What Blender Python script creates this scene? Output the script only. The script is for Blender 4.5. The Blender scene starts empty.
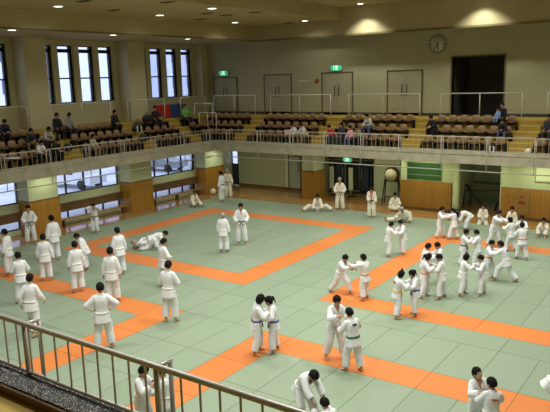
import bpy, bmesh, math, random
from math import sin, cos, pi, radians, sqrt
from mathutils import Vector, Matrix, Quaternion
random.seed(7)
S = bpy.context.scene
COL = S.collection

# ------------------------------------------------------------------ camera, sky, lights, exposure
cam = bpy.data.cameras.new('camera'); camo = bpy.data.objects.new('camera', cam); COL.objects.link(camo)
cam.sensor_width = 36.0; cam.lens = 648.94 / 550 * 36.0; cam.clip_end = 400
YAW, PITCH, ROLL = -0.6175, 0.1942, -0.027
_f = Vector((sin(YAW) * cos(PITCH), cos(YAW) * cos(PITCH), -sin(PITCH)))
_r = Vector((cos(YAW), -sin(YAW), 0)); _u = _r.cross(_f)
_r2 = _r * cos(ROLL) + _u * sin(ROLL); _u2 = _u * cos(ROLL) - _r * sin(ROLL)
camo.matrix_world = Matrix(((_r2.x, _u2.x, -_f.x, 0), (_r2.y, _u2.y, -_f.y, 0), (_r2.z, _u2.z, -_f.z, 6.994), (0, 0, 0, 1)))
S.camera = camo

w = bpy.data.worlds.new('overcast_sky'); S.world = w; w.use_nodes = True
bg = w.node_tree.nodes['Background']; bg.inputs[0].default_value = (0.68, 0.74, 1.0, 1); bg.inputs[1].default_value = 2.4

def area_light(name, loc, rot, size, size_y, power, color, spread=180):
    l = bpy.data.lights.new(name, 'AREA'); l.shape = 'RECTANGLE'; l.size = size; l.size_y = size_y
    l.energy = power; l.color = color; l.spread = radians(spread)
    o = bpy.data.objects.new(name, l); COL.objects.link(o); o.location = loc; o.rotation_euler = rot
    return o
HALL = (1.0, 1.0, 0.92)
for lx in (-15.0, -9.5, -4.0):
    for ly in (8.0, 16.0, 24.0):
        area_light('hall_luminaire_light', (lx, ly, 10.78), (0, 0, 0), 2.4, 1.2, 345, HALL, 146)
def spot(name, loc, power, angle, color=(1, 1, 0.92), blend=.6, rad=.08, rot=(0, 0, 0)):
    l = bpy.data.lights.new(name, 'SPOT'); l.energy = power; l.spot_size = radians(angle); l.spot_blend = blend
    l.color = color; l.shadow_soft_size = rad
    o = bpy.data.objects.new(name, l); COL.objects.link(o); o.location = loc; o.rotation_euler = rot
    return o
S.view_settings.view_transform = 'Standard'; S.view_settings.look = 'None'
S.view_settings.gamma = 1.0; S.view_settings.use_curve_mapping = False
S.view_settings.exposure = 0.0

# ------------------------------------------------------------------ materials
MATS = {}
def mat(name, col, rough=.6, spec=.4, metal=0, noise=0, nscale=8, bump=0, emit=0, vary=0):
    if name in MATS: return MATS[name]
    m = bpy.data.materials.new(name); m.use_nodes = True; nt = m.node_tree; b = nt.nodes['Principled BSDF']
    b.inputs['Base Color'].default_value = (*col, 1); b.inputs['Roughness'].default_value = rough
    b.inputs['Specular IOR Level'].default_value = spec; b.inputs['Metallic'].default_value = metal
    if emit: b.inputs['Emission Color'].default_value = (*col, 1); b.inputs['Emission Strength'].default_value = emit
    if noise or bump:
        tc = nt.nodes.new('ShaderNodeTexCoord'); n = nt.nodes.new('ShaderNodeTexNoise')
        n.inputs['Scale'].default_value = nscale; n.inputs['Detail'].default_value = 4
        nt.links.new(tc.outputs['Object'], n.inputs['Vector'])
        if noise:
            r = nt.nodes.new('ShaderNodeMapRange'); r.inputs['From Min'].default_value = .3; r.inputs['From Max'].default_value = .7
            r.inputs['To Min'].default_value = 1 - noise; r.inputs['To Max'].default_value = 1 + noise
            v = nt.nodes.new('ShaderNodeVectorMath'); v.operation = 'SCALE'; v.inputs[0].default_value = col
            nt.links.new(n.outputs['Fac'], r.inputs['Value']); nt.links.new(r.outputs[0], v.inputs['Scale'])
            nt.links.new(v.outputs[0], b.inputs['Base Color'])
        if bump:
            bp = nt.nodes.new('ShaderNodeBump'); bp.inputs['Strength'].default_value = bump; bp.inputs['Distance'].default_value = .02
            nt.links.new(n.outputs['Fac'], bp.inputs['Height']); nt.links.new(bp.outputs[0], b.inputs['Normal'])
    MATS[name] = m; return m

def wood(name, c1, c2, rough, board=.12, axis='XZ', gloss=.5, glow=0):
    """boards: dark joint every `board` metres along x (+y) and grain noise; object coordinates"""
    m = bpy.data.materials.new(name); m.use_nodes = True; nt = m.node_tree; b = nt.nodes['Principled BSDF']
    tc = nt.nodes.new('ShaderNodeTexCoord'); sp = nt.nodes.new('ShaderNodeSeparateXYZ'); nt.links.new(tc.outputs['Object'], sp.inputs[0])
    ad = nt.nodes.new('ShaderNodeMath'); ad.operation = 'ADD'
    nt.links.new(sp.outputs[0], ad.inputs[0])
    if axis == 'Y': ad.inputs[1].default_value = 0
    else: nt.links.new(sp.outputs[1], ad.inputs[1])
    dv = nt.nodes.new('ShaderNodeMath'); dv.operation = 'DIVIDE'; dv.inputs[1].default_value = board; nt.links.new(ad.outputs[0], dv.inputs[0])
    fl = nt.nodes.new('ShaderNodeMath'); fl.operation = 'FLOOR'; nt.links.new(dv.outputs[0], fl.inputs[0])
    wn = nt.nodes.new('ShaderNodeTexWhiteNoise'); wn.noise_dimensions = '1D'; nt.links.new(fl.outputs[0], wn.inputs['W'])
    fr = nt.nodes.new('ShaderNodeMath'); fr.operation = 'FRACT'; nt.links.new(dv.outputs[0], fr.inputs[0])
    lt = nt.nodes.new('ShaderNodeMath'); lt.operation = 'LESS_THAN'; lt.inputs[1].default_value = .1; nt.links.new(fr.outputs[0], lt.inputs[0])
    no = nt.nodes.new('ShaderNodeTexNoise'); no.inputs['Scale'].default_value = 3; no.inputs['Detail'].default_value = 5
    mp = nt.nodes.new('ShaderNodeMapping'); mp.inputs['Scale'].default_value = (1, 1, .15) if axis != 'Y' else (6, .4, 1)
    nt.links.new(tc.outputs['Object'], mp.inputs[0]); nt.links.new(mp.outputs[0], no.inputs['Vector'])
    av = nt.nodes.new('ShaderNodeMath'); av.operation = 'MULTIPLY_ADD'; av.inputs[1].default_value = .5
    nt.links.new(wn.outputs[0], av.inputs[0])
    hf = nt.nodes.new('ShaderNodeMath'); hf.operation = 'MULTIPLY'; hf.inputs[1].default_value = .6; nt.links.new(no.outputs['Fac'], hf.inputs[0])
    nt.links.new(hf.outputs[0], av.inputs[2])
    mx = nt.nodes.new('ShaderNodeMix'); mx.data_type = 'RGBA'; mx.inputs[6].default_value = (*c1, 1); mx.inputs[7].default_value = (*c2, 1)
    nt.links.new(av.outputs[0], mx.inputs[0])
    mj = nt.nodes.new('ShaderNodeMix'); mj.data_type = 'RGBA'; mj.inputs[7].default_value = (c1[0] * .45, c1[1] * .4, c1[2] * .35, 1)
    nt.links.new(lt.outputs[0], mj.inputs[0]); nt.links.new(mx.outputs[2], mj.inputs[6])
    nt.links.new(mj.outputs[2], b.inputs['Base Color'])
    b.inputs['Roughness'].default_value = rough; b.inputs['Specular IOR Level'].default_value = gloss
    MATS[name] = m; return m

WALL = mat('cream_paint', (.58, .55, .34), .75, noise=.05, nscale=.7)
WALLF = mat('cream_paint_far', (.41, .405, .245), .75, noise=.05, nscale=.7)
CEIL = mat('ceiling_plaster', (.45, .39, .215), .85, noise=.05, nscale=.8)
CREAM = mat('pale_green_paint', (.55, .60, .38), .7, noise=.04, nscale=1)
CONC = mat('balcony_concrete', (.38, .36, .26), .8, noise=.14, nscale=2.5)
OCHRE = mat('ochre_floor_paint', (.40, .27, .035), .55, noise=.12, nscale=2)
WOODW = wood('varnished_wall_boards', (.34, .155, .018), (.43, .225, .035), .35, .13)
WOODF = wood('varnished_wood_floor', (.30, .15, .045), (.42, .23, .075), .13, .09, 'Y', .6)
WOODD = mat('dark_wood', (.14, .075, .03), .45, noise=.2, nscale=3)
DARKF = mat('dark_window_frame', (.012, .014, .02), .4)
STEEL = mat('painted_steel_rail', (.42, .41, .35), .4, .5)
NEARST = mat('grey_steel_rail', (.50, .47, .43), .38, .5, metal=.25)
WHITEP = mat('white_painted_tube', (.62, .62, .52), .4)
DOORM = mat('door_olive_paint', (.38, .36, .235), .5, noise=.04, nscale=2)
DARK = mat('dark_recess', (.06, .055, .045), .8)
BLACK = mat('black_rubber', (.01, .01, .01), .6)
EMIT = mat('lamp_diffuser', (1, .97, .9), .5, emit=7)
RIM = mat('lamp_rim', (.6, .58, .5), .5)
RED = mat('red_paint', (.45, .03, .02), .4)
BLUEB = mat('blue_vinyl', (.03, .07, .2), .5)

def terrazzo():
    m = bpy.data.materials.new('black_speckled_terrazzo'); m.use_nodes = True; nt = m.node_tree; b = nt.nodes['Principled BSDF']
    tc = nt.nodes.new('ShaderNodeTexCoord'); v = nt.nodes.new('ShaderNodeTexVoronoi'); v.inputs['Scale'].default_value = 42
    nt.links.new(tc.outputs['Object'], v.inputs['Vector'])
    r = nt.nodes.new('ShaderNodeValToRGB'); r.color_ramp.elements[0].color = (.8, .8, .76, 1); r.color_ramp.elements[1].color = (.012, .012, .015, 1)
    r.color_ramp.elements[0].position = .24; r.color_ramp.elements[1].position = .30
    nt.links.new(v.outputs['Distance'], r.inputs[0]); nt.links.new(r.outputs[0], b.inputs['Base Color']); b.inputs['Roughness'].default_value = .3
    return m
TERR = terrazzo()
def glass():
    m = bpy.data.materials.new('window_glass'); m.use_nodes = True; nt = m.node_tree; nt.nodes.clear()
    o = nt.nodes.new('ShaderNodeOutputMaterial'); t = nt.nodes.new('ShaderNodeBsdfTransparent'); g = nt.nodes.new('ShaderNodeBsdfGlossy')
    g.inputs['Roughness'].default_value = .03; t.inputs[0].default_value = (.93, .96, 1, 1); x = nt.nodes.new('ShaderNodeMixShader')
    f = nt.nodes.new('ShaderNodeFresnel'); f.inputs[0].default_value = 1.35; nt.links.new(f.outputs[0], x.inputs[0])
    nt.links.new(t.outputs[0], x.inputs[1]); nt.links.new(g.outputs[0], x.inputs[2]); nt.links.new(x.outputs[0], o.inputs[0]); return m
GLASS = glass()

# ------------------------------------------------------------------ mesh collecting
class MB:
    def __init__(s): s.v = []; s.f = []; s.m = []; s.sm = []
    def add(s, vs, fs, mi=0, smooth=False):
        b = len(s.v); s.v += [tuple(p) for p in vs]
        for f in fs: s.f.append(tuple(b + i for i in f)); s.m.append(mi); s.sm.append(smooth)
        return s
    def box(s, x0, x1, y0, y1, z0, z1, mi=0):
        return s.add([(x0,y0,z0),(x1,y0,z0),(x1,y1,z0),(x0,y1,z0),(x0,y0,z1),(x1,y0,z1),(x1,y1,z1),(x0,y1,z1)],
            [(0,3,2,1),(4,5,6,7),(0,1,5,4),(1,2,6,5),(2,3,7,6),(3,0,4,7)], mi)
    def loft(s, rings, mi=0, smooth=True, close=True):
        n = len(rings[0]); vs = [p for r in rings for p in r]; fs = []
        for k in range(len(rings) - 1):
            for i in range(n):
                j = (i + 1) % n; fs.append((k*n+i, k*n+j, (k+1)*n+j, (k+1)*n+i))
        if close: fs += [tuple(range(n))[::-1], tuple((len(rings)-1)*n + i for i in range(n))]
        return s.add(vs, fs, mi, smooth)
    def tube(s, a, b, r, n=8, mi=0, r2=None):
        a = Vector(a); b = Vector(b); d = (b - a).normalized(); u = d.orthogonal().normalized(); w_ = d.cross(u)
        r2 = r if r2 is None else r2
        R = lambda c, rr: [c + u * rr * cos(2*pi*i/n) + w_ * rr * sin(2*pi*i/n) for i in range(n)]
        return s.loft([R(a, r), R(b, r2)], mi, n > 6)
    def path(s, pts, r, n=8, mi=0):
        for a, b in zip(pts[:-1], pts[1:]): s.tube(a, b, r, n, mi)
        for p in pts[1:-1]: s.ell(p, (r, r, r), n=n, mi=mi)
        return s
    def ell(s, c, rad, M=None, n=10, mi=0, defo=None):
        c = Vector(c); k = max(5, n * 3 // 4); rings = []
        for a in range(1, k):
            t = pi * a / k; ring = []
            for i in range(n):
                ph = 2*pi*i/n; p = Vector((sin(t)*cos(ph), sin(t)*sin(ph), -cos(t)))
                if defo: p = defo(p)
                p = Vector((p.x*rad[0], p.y*rad[1], p.z*rad[2])); ring.append(c + (M @ p if M else p))
            rings.append(ring)
        def pole(z):
            p = Vector((0, 0, z)); p = defo(p) if defo else p; p = Vector((p.x*rad[0], p.y*rad[1], p.z*rad[2])); return c + (M @ p if M else p)
        vs = [p for r in rings for p in r] + [pole(-1), pole(1)]; fs = []; q = len(rings)
        for a in range(q - 1):
            for i in range(n):
                j = (i+1) % n; fs.append((a*n+i, a*n+j, (a+1)*n+j, (a+1)*n+i))
        for i in range(n):
            j = (i+1) % n; fs.append((j, i, q*n)); fs.append(((q-1)*n+i, (q-1)*n+j, q*n+1))
        return s.add(vs, fs, mi, True)
    def cap(s, a, b, ra, rb, n=10, flat_end=False, mi=0):
        """tapered round limb"""
        a = Vector(a); b = Vector(b); L = (b-a).length
        if L < 1e-5: return s.ell(a, (ra,)*3, n=n)
        d = (b-a)/L; u = d.orthogonal().normalized(); w_ = d.cross(u)
        st = [(-ra*cos(t), ra*sin(t)) for t in (.25, .8)] + [(0, ra), (L*.5, (ra+rb)/2), (L, rb)]
        if not flat_end: st += [(L + rb*cos(t), rb*sin(t)) for t in (.8, .25)]
        return s.loft([[a + d*h + u*r*cos(2*pi*i/n) + w_*r*sin(2*pi*i/n) for i in range(n)] for h, r in st], mi)
    def prism(s, pts, z0, z1, mi=0):
        return s.loft([[(x, y, z0) for x, y in pts], [(x, y, z1) for x, y in pts]], mi, False)
    def build(s, name, mats, parent=None, loc=None, rotz=0):
        me = bpy.data.meshes.new(name); me.from_pydata(s.v, [], s.f)
        if not isinstance(mats, (list, tuple)): mats = [mats]
        for m in mats: me.materials.append(m)
        me.polygons.foreach_set('material_index', s.m); me.polygons.foreach_set('use_smooth', s.sm); me.update()
        bm = bmesh.new(); bm.from_mesh(me); bmesh.ops.recalc_face_normals(bm, faces=bm.faces); bm.to_mesh(me); bm.free()
        o = bpy.data.objects.new(name, me); COL.objects.link(o)
        if parent: o.parent = parent
        if loc: o.location = loc
        o.rotation_euler.z = rotz
        return o
def tag(o, label=None, cat=None, group=None, kind=None):
    if label: o['label'] = label
    if cat: o['category'] = cat
    if group: o['group'] = group
    if kind: o['kind'] = kind
    return o
def empty(name, loc, rz=0, label=None, cat=None, group=None):
    o = bpy.data.objects.new(name, None); COL.objects.link(o); o.location = loc; o.rotation_euler.z = rz; o.empty_display_size = .1
    return tag(o, label, cat, group)
def struct(name, mb, m): return tag(mb.build(name, m), kind='structure')
def copy_tree(o, parent=None):
    c = o.copy(); COL.objects.link(c); c.parent = parent
    for ch in list(o.children): copy_tree(ch, c)
    return c
ORD = ['first','second','third','fourth','fifth','sixth','seventh','eighth','ninth','tenth','eleventh','twelfth','thirteenth','fourteenth','fifteenth','sixteenth']

# ------------------------------------------------------------------ the hall: floor, mats
XW, YW = -31.0, 35.0            # upper walls
XF, YF = -25.35, 29.63          # balcony edge (left, far)
NF = 4.38                       # near balcony edge
XR = 6.0
struct('floor', MB().box(-28.2, XR, -2, 38, -.25, -.05), WOODF)
# tatami-style judo mats: one laid surface, orange borders round four contest areas
def mats_floor():
    X0, X1, Y0, Y1 = -25.4, 4.6, 1.9, 29.9
    AR = [(-23.4, 16.9), (-23.4, 3.9), (-10.4, 16.9), (-10.4, 3.9)]
    def orange(cx, cy):
        for ax, ay in AR:
            if ax < cx < ax+10 and ay < cy < ay+10: return not (ax+1 < cx < ax+9 and ay+1 < cy < ay+9)
        return False
    mb = MB(); cols = []; seam = .006
    done = set(); nx = int(round(X1-X0)); ny = int(round(Y1-Y0))
    for i in range(nx):
        for j in range(ny):
            if (i, j) in done: continue
            o = orange(X0+i+.5, Y0+j+.5); done.add((i, j)); a, b = 1, 1
            def ok(p, q): return p < nx and q < ny and (p, q) not in done and orange(X0+p+.5, Y0+q+.5) == o
            pref = ((0, 1), (1, 0)) if not o or not ok(i+1, j) else ((1, 0), (0, 1))
            if o and ok(i, j+1): pref = ((0, 1), (1, 0))
            if not o and (i + j) % 2 and (j % 2): pref = ((0, 1),)
            for di, dj in pref:
                if ok(i+di, j+dj): done.add((i+di, j+dj)); a += di; b += dj; break
            x0, x1, y0, y1 = X0+i+seam, X0+i+a-seam, Y0+j+seam, Y0+j+b-seam
            mb.box(x0, x1, y0, y1, -.045, 0, 1 if o else 0); cols += [random.random()] * 6
    n_m = len(cols)
    mb.box(X0, X1, Y0, Y1, -.05, -.008, 2); cols += [.5] * 6
    def mm(name, c, c2, rough):
        m = bpy.data.materials.new(name); m.use_nodes = True; nt = m.node_tree; b = nt.nodes['Principled BSDF']
        at = nt.nodes.new('ShaderNodeAttribute'); at.attribute_name = 'tone'
        tc = nt.nodes.new('ShaderNodeTexCoord'); no = nt.nodes.new('ShaderNodeTexNoise'); no.inputs['Scale'].default_value = .6; no.inputs['Detail'].default_value = 6
        nt.links.new(tc.outputs['Object'], no.inputs['Vector'])
        ma = nt.nodes.new('ShaderNodeMath'); ma.operation = 'MULTIPLY_ADD'; ma.inputs[1].default_value = .55
        nt.links.new(at.outputs['Fac'], ma.inputs[0]); ha = nt.nodes.new('ShaderNodeMath'); ha.operation = 'MULTIPLY'; ha.inputs[1].default_value = .5
        nt.links.new(no.outputs['Fac'], ha.inputs[0]); nt.links.new(ha.outputs[0], ma.inputs[2])
        mx = nt.nodes.new('ShaderNodeMix'); mx.data_type = 'RGBA'; mx.inputs[6].default_value = (*c, 1); mx.inputs[7].default_value = (*c2, 1)
        nt.links.new(ma.outputs[0], mx.inputs[0]); nt.links.new(mx.outputs[2], b.inputs['Base Color'])
        b.inputs['Roughness'].default_value = rough; b.inputs['Specular IOR Level'].default_value = .35
        n2 = nt.nodes.new('ShaderNodeTexNoise'); n2.inputs['Scale'].default_value = 90; nt.links.new(tc.outputs['Object'], n2.inputs['Vector'])
        bp = nt.nodes.new('ShaderNodeBump'); bp.inputs['Strength'].default_value = .12; bp.inputs['Distance'].default_value = .004
        nt.links.new(n2.outputs['Fac'], bp.inputs['Height']); nt.links.new(bp.outputs[0], b.inputs['Normal'])
        return m
    o = mb.build('floor_mats', [mm('green_judo_mat', (.225, .29, .20), (.26, .325, .23), .5), mm('orange_judo_mat', (.59, .175, .035), (.67, .215, .05), .5), mat('mat_joint', (.13, .16, .11), .8)])
    at = o.data.attributes.new('tone', 'FLOAT', 'FACE'); at.data.foreach_set('value', cols)
    tag(o, kind='structure'); return o
mats_floor()

# ------------------------------------------------------------------ lower walls
PIL = [(10.9, 12.6), (17.8, 19.45), (24.05, 25.75), (30.3, 32.2)]
XL = -27.6
wl = MB()
wl.box(XL-.3, XL, -2, 34, -.05, .18)             # kerb under the floor-level windows
wl.box(XL-.3, XL, -2, 34, .62, 1.45)             # painted band between the two rows of windows
wl.box(XL-.3, XL, -2, 34, 2.75, 3.3)
for a, b in ((-2, 5), (10.9, 12.6), (17.8, 19.45), (24.05, 25.75), (30.3, 34)): wl.box(XL-.29, XL-.01, a, b, 0, 3.3)
struct('wall_left', wl, CREAM)
tl = MB()
for k, (a, b) in enumerate(((5, 10.9), (12.6, 17.8), (19.45, 24.05), (25.75, 30.3))):
    s_ = MB(); s_.box(XL, XL+.22, a, b, .66, 1.02); s_.box(XL, XL+.27, a, b, 1.02, 1.06)
    struct('trim_%d' % (k+1), s_, WOODD)
# windows of the lower left wall
def lower_window(k, a, b, z0, z1, n):
    fr = MB(); t = .05
    fr.box(XL-.2, XL-.1, a, b, z0, z0+t); fr.box(XL-.2, XL-.1, a, b, z1-t, z1)
    for i in range(n+1):
        y = a + (b-a)*i/n; fr.box(XL-.2, XL-.1, y-t*.6, y+t*.6, z0, z1)
    o = struct('window_%d' % k, fr, DARKF)
    MB().box(XL-.155, XL-.148, a, b, z0, z1).build('pane', GLASS, o)
kk = 1
for a, b in ((5, 10.9), (12.6, 17.8), (19.45, 24.05), (25.75, 30.3)):
    lower_window(kk, a, b, 1.45, 2.75, 4); lower_window(kk+1, a, b, .18, .62, 4); kk += 2
# far wall under the balcony
YB = 34.0
wb = MB(); wb.box(-28.2, -28.1, 34.0, 34.2, 0, 3.3); wb.box(-27.05, -20.6, YB, YB+.2, -.05, 3.3); wb.box(-28.2, -27.05, YB, YB+.2, 2.6, 3.3)
wb.box(-28.2, -27.05, YB, YB+.2, -.05, 0.0)
wb.box(-17.1, -14.3, YB, YB+.2, -.05, 3.3); wb.box(-20.6, -17.1, YB+1.9, YB+2.1, -.05, 3.3); wb.box(-20.7, -20.6, YB, YB+2, -.05, 3.3); wb.box(-17.1, -17.0, YB, YB+2, -.05, 3.3)
wb.box(-14.4, -14.3, 32.1, YB+.2, -.05, 3.3); wb.box(-14.3, -12.35, 32.1, 32.2, 1.5, 3.3)
wb.box(-9.2, -9.1, 32.2, 36, -.05, 3.3); wb.box(-11.75, -11.65, 32.2, 36, -.05, 3.3); wb.box(-11.75, -9.1, 35.9, 36.1, -.05, 3.3)
struct('wall_back', wb, CREAM)
wc = MB(); wc.box(-9.05, XR, 31.9, 32.2, 1.5, 3.3); wc.box(-14.35, -11.5, 31.95, 32.2, 1.5, 3.3); wc.box(-11.5, -11.25, 31.9, 32.2, -.05, 3.3)
struct('wall_back_paint', wc, mat('bright_green_cream_paint', (.60, .68, .36), .7, noise=.03))
ww = MB(); ww.box(-14.35, -11.55, 31.85, 32.15, -.05, 1.5); ww.box(-9.05, XR, 31.85, 32.15, -.05, 1.47)
struct('wall_back_boards', ww, WOODW)
bb = MB(); bb.box(-14.37, -11.53, 31.82, 31.86, -.05, .1); bb.box(-9.07, XR, 31.82, 31.86, -.05, .1); bb.box(-27.05, -20.7, 33.95, 34, -.05, .12)
struct('baseboard_back', bb, WOODD)
struct('wall_right', MB().box(XR, XR+.2, -4, 36, -.05, 11.2), WALL)
struct('wall_near', MB().box(-31.2, XR, -4.2, -4, -.05, 11.2), WALL)

def column(nm, x0, x1, y0, y1, label, ztop=2.9):
    e = empty('pillar', ((x0+x1)/2, (y0+y1)/2, -.05), 0, label, 'pillar')
    cx, cy = (x0+x1)/2, (y0+y1)/2
    MB().box(x0-cx+.03, x1-cx-.03, y0-cy+.03, y1-cy-.03, 1.6, ztop+.05).build('shaft', CREAM, e)
    MB().box(x0-cx, x1-cx, y0-cy, y1-cy, 0, 1.62).build('wood_cladding', WOODW, e)
    MB().box(x0-cx-.02, x1-cx+.02, y0-cy-.02, y1-cy+.02, 1.62, 1.66).build('cap_strip', WOODD, e)
column('a', XL, -26.75, 17.75, 19.45, 'wood-clad square pillar between windows behind the man in black belt, leftmost in view')
column('b', XL, -26.75, 24.05, 25.75, 'wood-clad square pillar in the middle of the left window wall')
column('c', XL, -26.75, 30.3, 32.1, 'wood-clad corner pillar behind the two standing judoka')
column('d', -20.65, -19.8, 31.9, 33.1, 'free-standing wood-clad pillar behind the seated judoka stretching his legs')

# ------------------------------------------------------------------ balcony
def balcony():
    f = MB(); f.box(-28.0, XF, -2, YF, 2.85, 3.3); f.box(-28.0, XR, YF, 36.2, 2.85, 3.3)
    f.box(-31.0, -28.0, -4, 36.2, 2.95, 3.3)
    f.box(XF-.28, XF, NF, YF, 3.3, 3.42); f.box(XF-.28, XR, YF, YF+.28, 3.3, 3.42)
    f.box(XF, XF+.03, NF, YF-.03, 3.28, 3.36); f.box(XF, XR, YF-.03, YF, 3.28, 3.36)
    struct('balcony_slab', f, CONC)
    n = MB(); n.box(-25.35, XR, -4, NF, 2.85, 3.3); struct('balcony_slab_near', n, OCHRE)
    c = MB(); c.box(XF, XR, NF-.3, NF+.06, 3.3, 3.42); struct('trim_kerb_near', c, TERR)
    c = MB(); c.box(XF, XR, NF-.34, NF-.3, 3.3, 3.40); struct('trim_kerb_shade', c, WOODD)  # dark band put there for the shade on the kerb's inner face
    t = MB(); z = [3.3, 3.75, 4.2, 4.7]; d = [0, 1.45, 2.3, 3.15]
    for k in (1, 2, 3):
        t.box(XW, XF-d[k], -4, YW, z[k-1], z[k]); t.box(XF-d[k], XR, YF+d[k], YW, z[k-1], z[k])
    t.box(XF-1.45, XF-.28, -4, YF+1.45, 3.3, 3.305); t.box(XF-.28, XR, YF+.28, YF+1.45, 3.3, 3.305)
    # half-height aisle steps
    for a in BACK_AISLES:
        for k in (1, 2, 3): t.box(a[0]+.1, a[1]-.1, YF+d[k]-.3, YF+d[k], z[k-1], (z[k-1]+z[k])/2)
    for a in LEFT_AISLES:
        for k in (1, 2, 3): t.box(XF-d[k], XF-d[k]+.3, a[0]+.1, a[1]-.1, z[k-1], (z[k-1]+z[k])/2)
    struct('floor_stands', t, OCHRE)
    e = MB(); 
    for a in BACK_AISLES:
        for k in (1, 2, 3):
            for zz, yy in ((z[k], YF+d[k]), ((z[k-1]+z[k])/2, YF+d[k]-.3)): e.box(a[0]+.1, a[1]-.1, yy-.012, yy+.04, zz-.03, zz+.006)
    for a in LEFT_AISLES:
        for k in (1, 2, 3):
            for zz, xx in ((z[k], XF-d[k]), ((z[k-1]+z[k])/2, XF-d[k]+.3)): e.box(xx-.04, xx+.012, a[0]+.1, a[1]-.1, zz-.03, zz+.006)
    struct('trim_step_nosing', e, mat('worn_step_nosing', (.55, .45, .2), .5))
BACK_BLOCKS = [(-28.3, -24.9), (-23.7, -19.4), (-18.2, -13.9), (-12.75, -8.6), (-7.4, -2.6)]
BACK_AISLES = [(-24.9, -23.7), (-19.4, -18.2), (-13.9, -12.75), (-8.6, -7.4)]
LEFT_BLOCKS = [(13.6, 19.6), (21.0, 24.9), (26.1, 28.7), (29.9, 31.4)]
LEFT_AISLES = [(19.6, 21.0), (24.9, 26.1), (28.7, 29.9)]
balcony()

# ------------------------------------------------------------------ upper walls, windows, ceiling
ub = MB(); H0, H1 = 4.7, 11.3
bigs = [(-12.8, -10.03)]
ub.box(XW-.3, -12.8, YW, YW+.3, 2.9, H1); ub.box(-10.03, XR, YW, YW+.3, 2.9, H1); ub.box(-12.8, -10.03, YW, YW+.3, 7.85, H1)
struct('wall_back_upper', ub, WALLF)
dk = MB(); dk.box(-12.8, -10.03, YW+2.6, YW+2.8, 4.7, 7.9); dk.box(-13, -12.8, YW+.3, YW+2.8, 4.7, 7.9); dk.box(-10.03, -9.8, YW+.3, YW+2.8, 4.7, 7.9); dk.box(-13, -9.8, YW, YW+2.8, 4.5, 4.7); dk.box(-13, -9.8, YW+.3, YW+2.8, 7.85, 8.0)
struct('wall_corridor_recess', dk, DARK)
struct('baseboard_back_upper', MB().box(-30.9, -12.85, YW-.03, YW, 4.7, 4.86).box(-10.0, XR, YW-.03, YW, 4.7, 4.86), mat('dark_skirting', (.05, .05, .045), .5))
wu = MB()
PU = [(-.5, .8), (6.5, 7.8), (13.45, 14.8), (20.42, 21.75), (27.42, 28.78), (34.42, 35.0)]
for a, b in PU: wu.box(XW-.3, -29.95 if a < 34 else -30.3, a, b, 4.7, 9.45)
wu.box(XW-.3, XW+.1, -4, 35, 4.7, 5.93); wu.box(XW-.3, XW, -4, 35, 9.1, H1); wu.box(XW-.3, XW, -4, -.5, 4.7, 9.1)
W1 = []
for g in (-14, -7, 0, 7):
    for y0 in (21.9, 23.3, 24.73, 26.15): W1.append((y0+g-.06, y0+g+.97))
prev = -.5
for (a, b) in W1:
    if a < 7 or b > 34.6: continue
    wu.box(XW-.3, XW+.05, prev, a, 5.9, 9.12); prev = b
wu.box(XW-.3, XW+.05, prev, 34.5, 5.9, 9.12)
struct('wall_left_upper', wu, WALL)
k = 20
for (a, b) in W1:
    if a < 7 or b > 34.6: continue
    fr = MB(); x0, x1 = XW-.25, XW-.1
    fr.box(x0, x1, a, a+.06, 5.93, 9.1); fr.box(x0, x1, b-.17, b, 5.93, 9.1)
    fr.box(x0, x1, a, b, 8.72, 8.92); fr.box(x0, x1, a, b, 7.26, 7.34); fr.box(x0, x1, a, b, 5.93, 5.98); fr.box(x0, x1, a, b, 9.05, 9.1)
    o = struct('window_%d' % k, fr, DARKF); MB().box(XW-.18, XW-.172, a, b, 5.93, 9.1).build('pane', GLASS, o); k += 1
XS, ZS, ZC1, ZC2, XB = -25.3, 9.4, 10.2, 10.9, -19.1
cl = MB()
cl.box(XW-.3, XS-.15, -4, 34.15, ZS, ZS+.15)                         # low soffit over the left stand
cl.box(XW-.3, XR, 34.15, YW+.3, ZS, ZS+.15)                      # narrow soffit along the far wall
cl.box(XS-.15, XS, -4, 34.15, ZS, ZC1+.1); cl.box(XS, XR, 34.0, 34.15, ZS, ZC2+.3)
cl.box(XS, XB-.12, -4, 34.0, ZC1, ZC1+.1); cl.box(XB-.12, XB, -4, 34.0, ZC1, ZC2+.1)
cl.box(XB, XR, -4, 34.0, ZC2, ZC2+.15)
# shallow beams across the high bay, painted shade strip under the drop
struct('ceiling', cl, CEIL)
struct('trim_painted_shade', MB().box(XS+.02, XR, 33.96, 34.12, ZS-.11, ZS-.005).box(XS-.14, XS+.02, -4, 34.12, ZS-.07, ZS-.005), mat('olive_painted_shade', (.20, .17, .07), .8))  # dark strips added to stand in for the shadow line under the soffit face

# outside
o = MB(); o.box(-90, -27.9, -60, 110, -.8, -.2); struct('ground_outside', o, mat('pale_pavement', (.55, .57, .6), .8, noise=.2, nscale=.3))
def out_building(loc, sx, sy, sz, label, col, rz=0):
    e = empty('apartment_building', loc, rz, label, 'building')
    MB().box(-sx/2, sx/2, -sy/2, sy/2, 0, sz).build('wall', mat('facade_%d' % int(loc[1]), col, .8), e)
    n = 0; st = 3.0
    win = MB()
    for zf in range(int(sz//st)):
        for q in range(int(sy//2.6)):
            y = -sy/2 + 1.3 + q*2.6
            MB().box(sx/2, sx/2+.06, y-.55, y+.55, zf*st+1.0, zf*st+2.3).build('window', mat('facade_window', (.12, .15, .24), .2), e)
out_building((-62, 44, -.8), 10, 17, 21, 'white apartment block seen through the left group of upper windows', (.85, .86, .9))
out_building((-62, 65, -.8), 10, 13, 21, 'pale grey apartment block seen through the upper windows near the corner', (.7, .74, .85))
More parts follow.
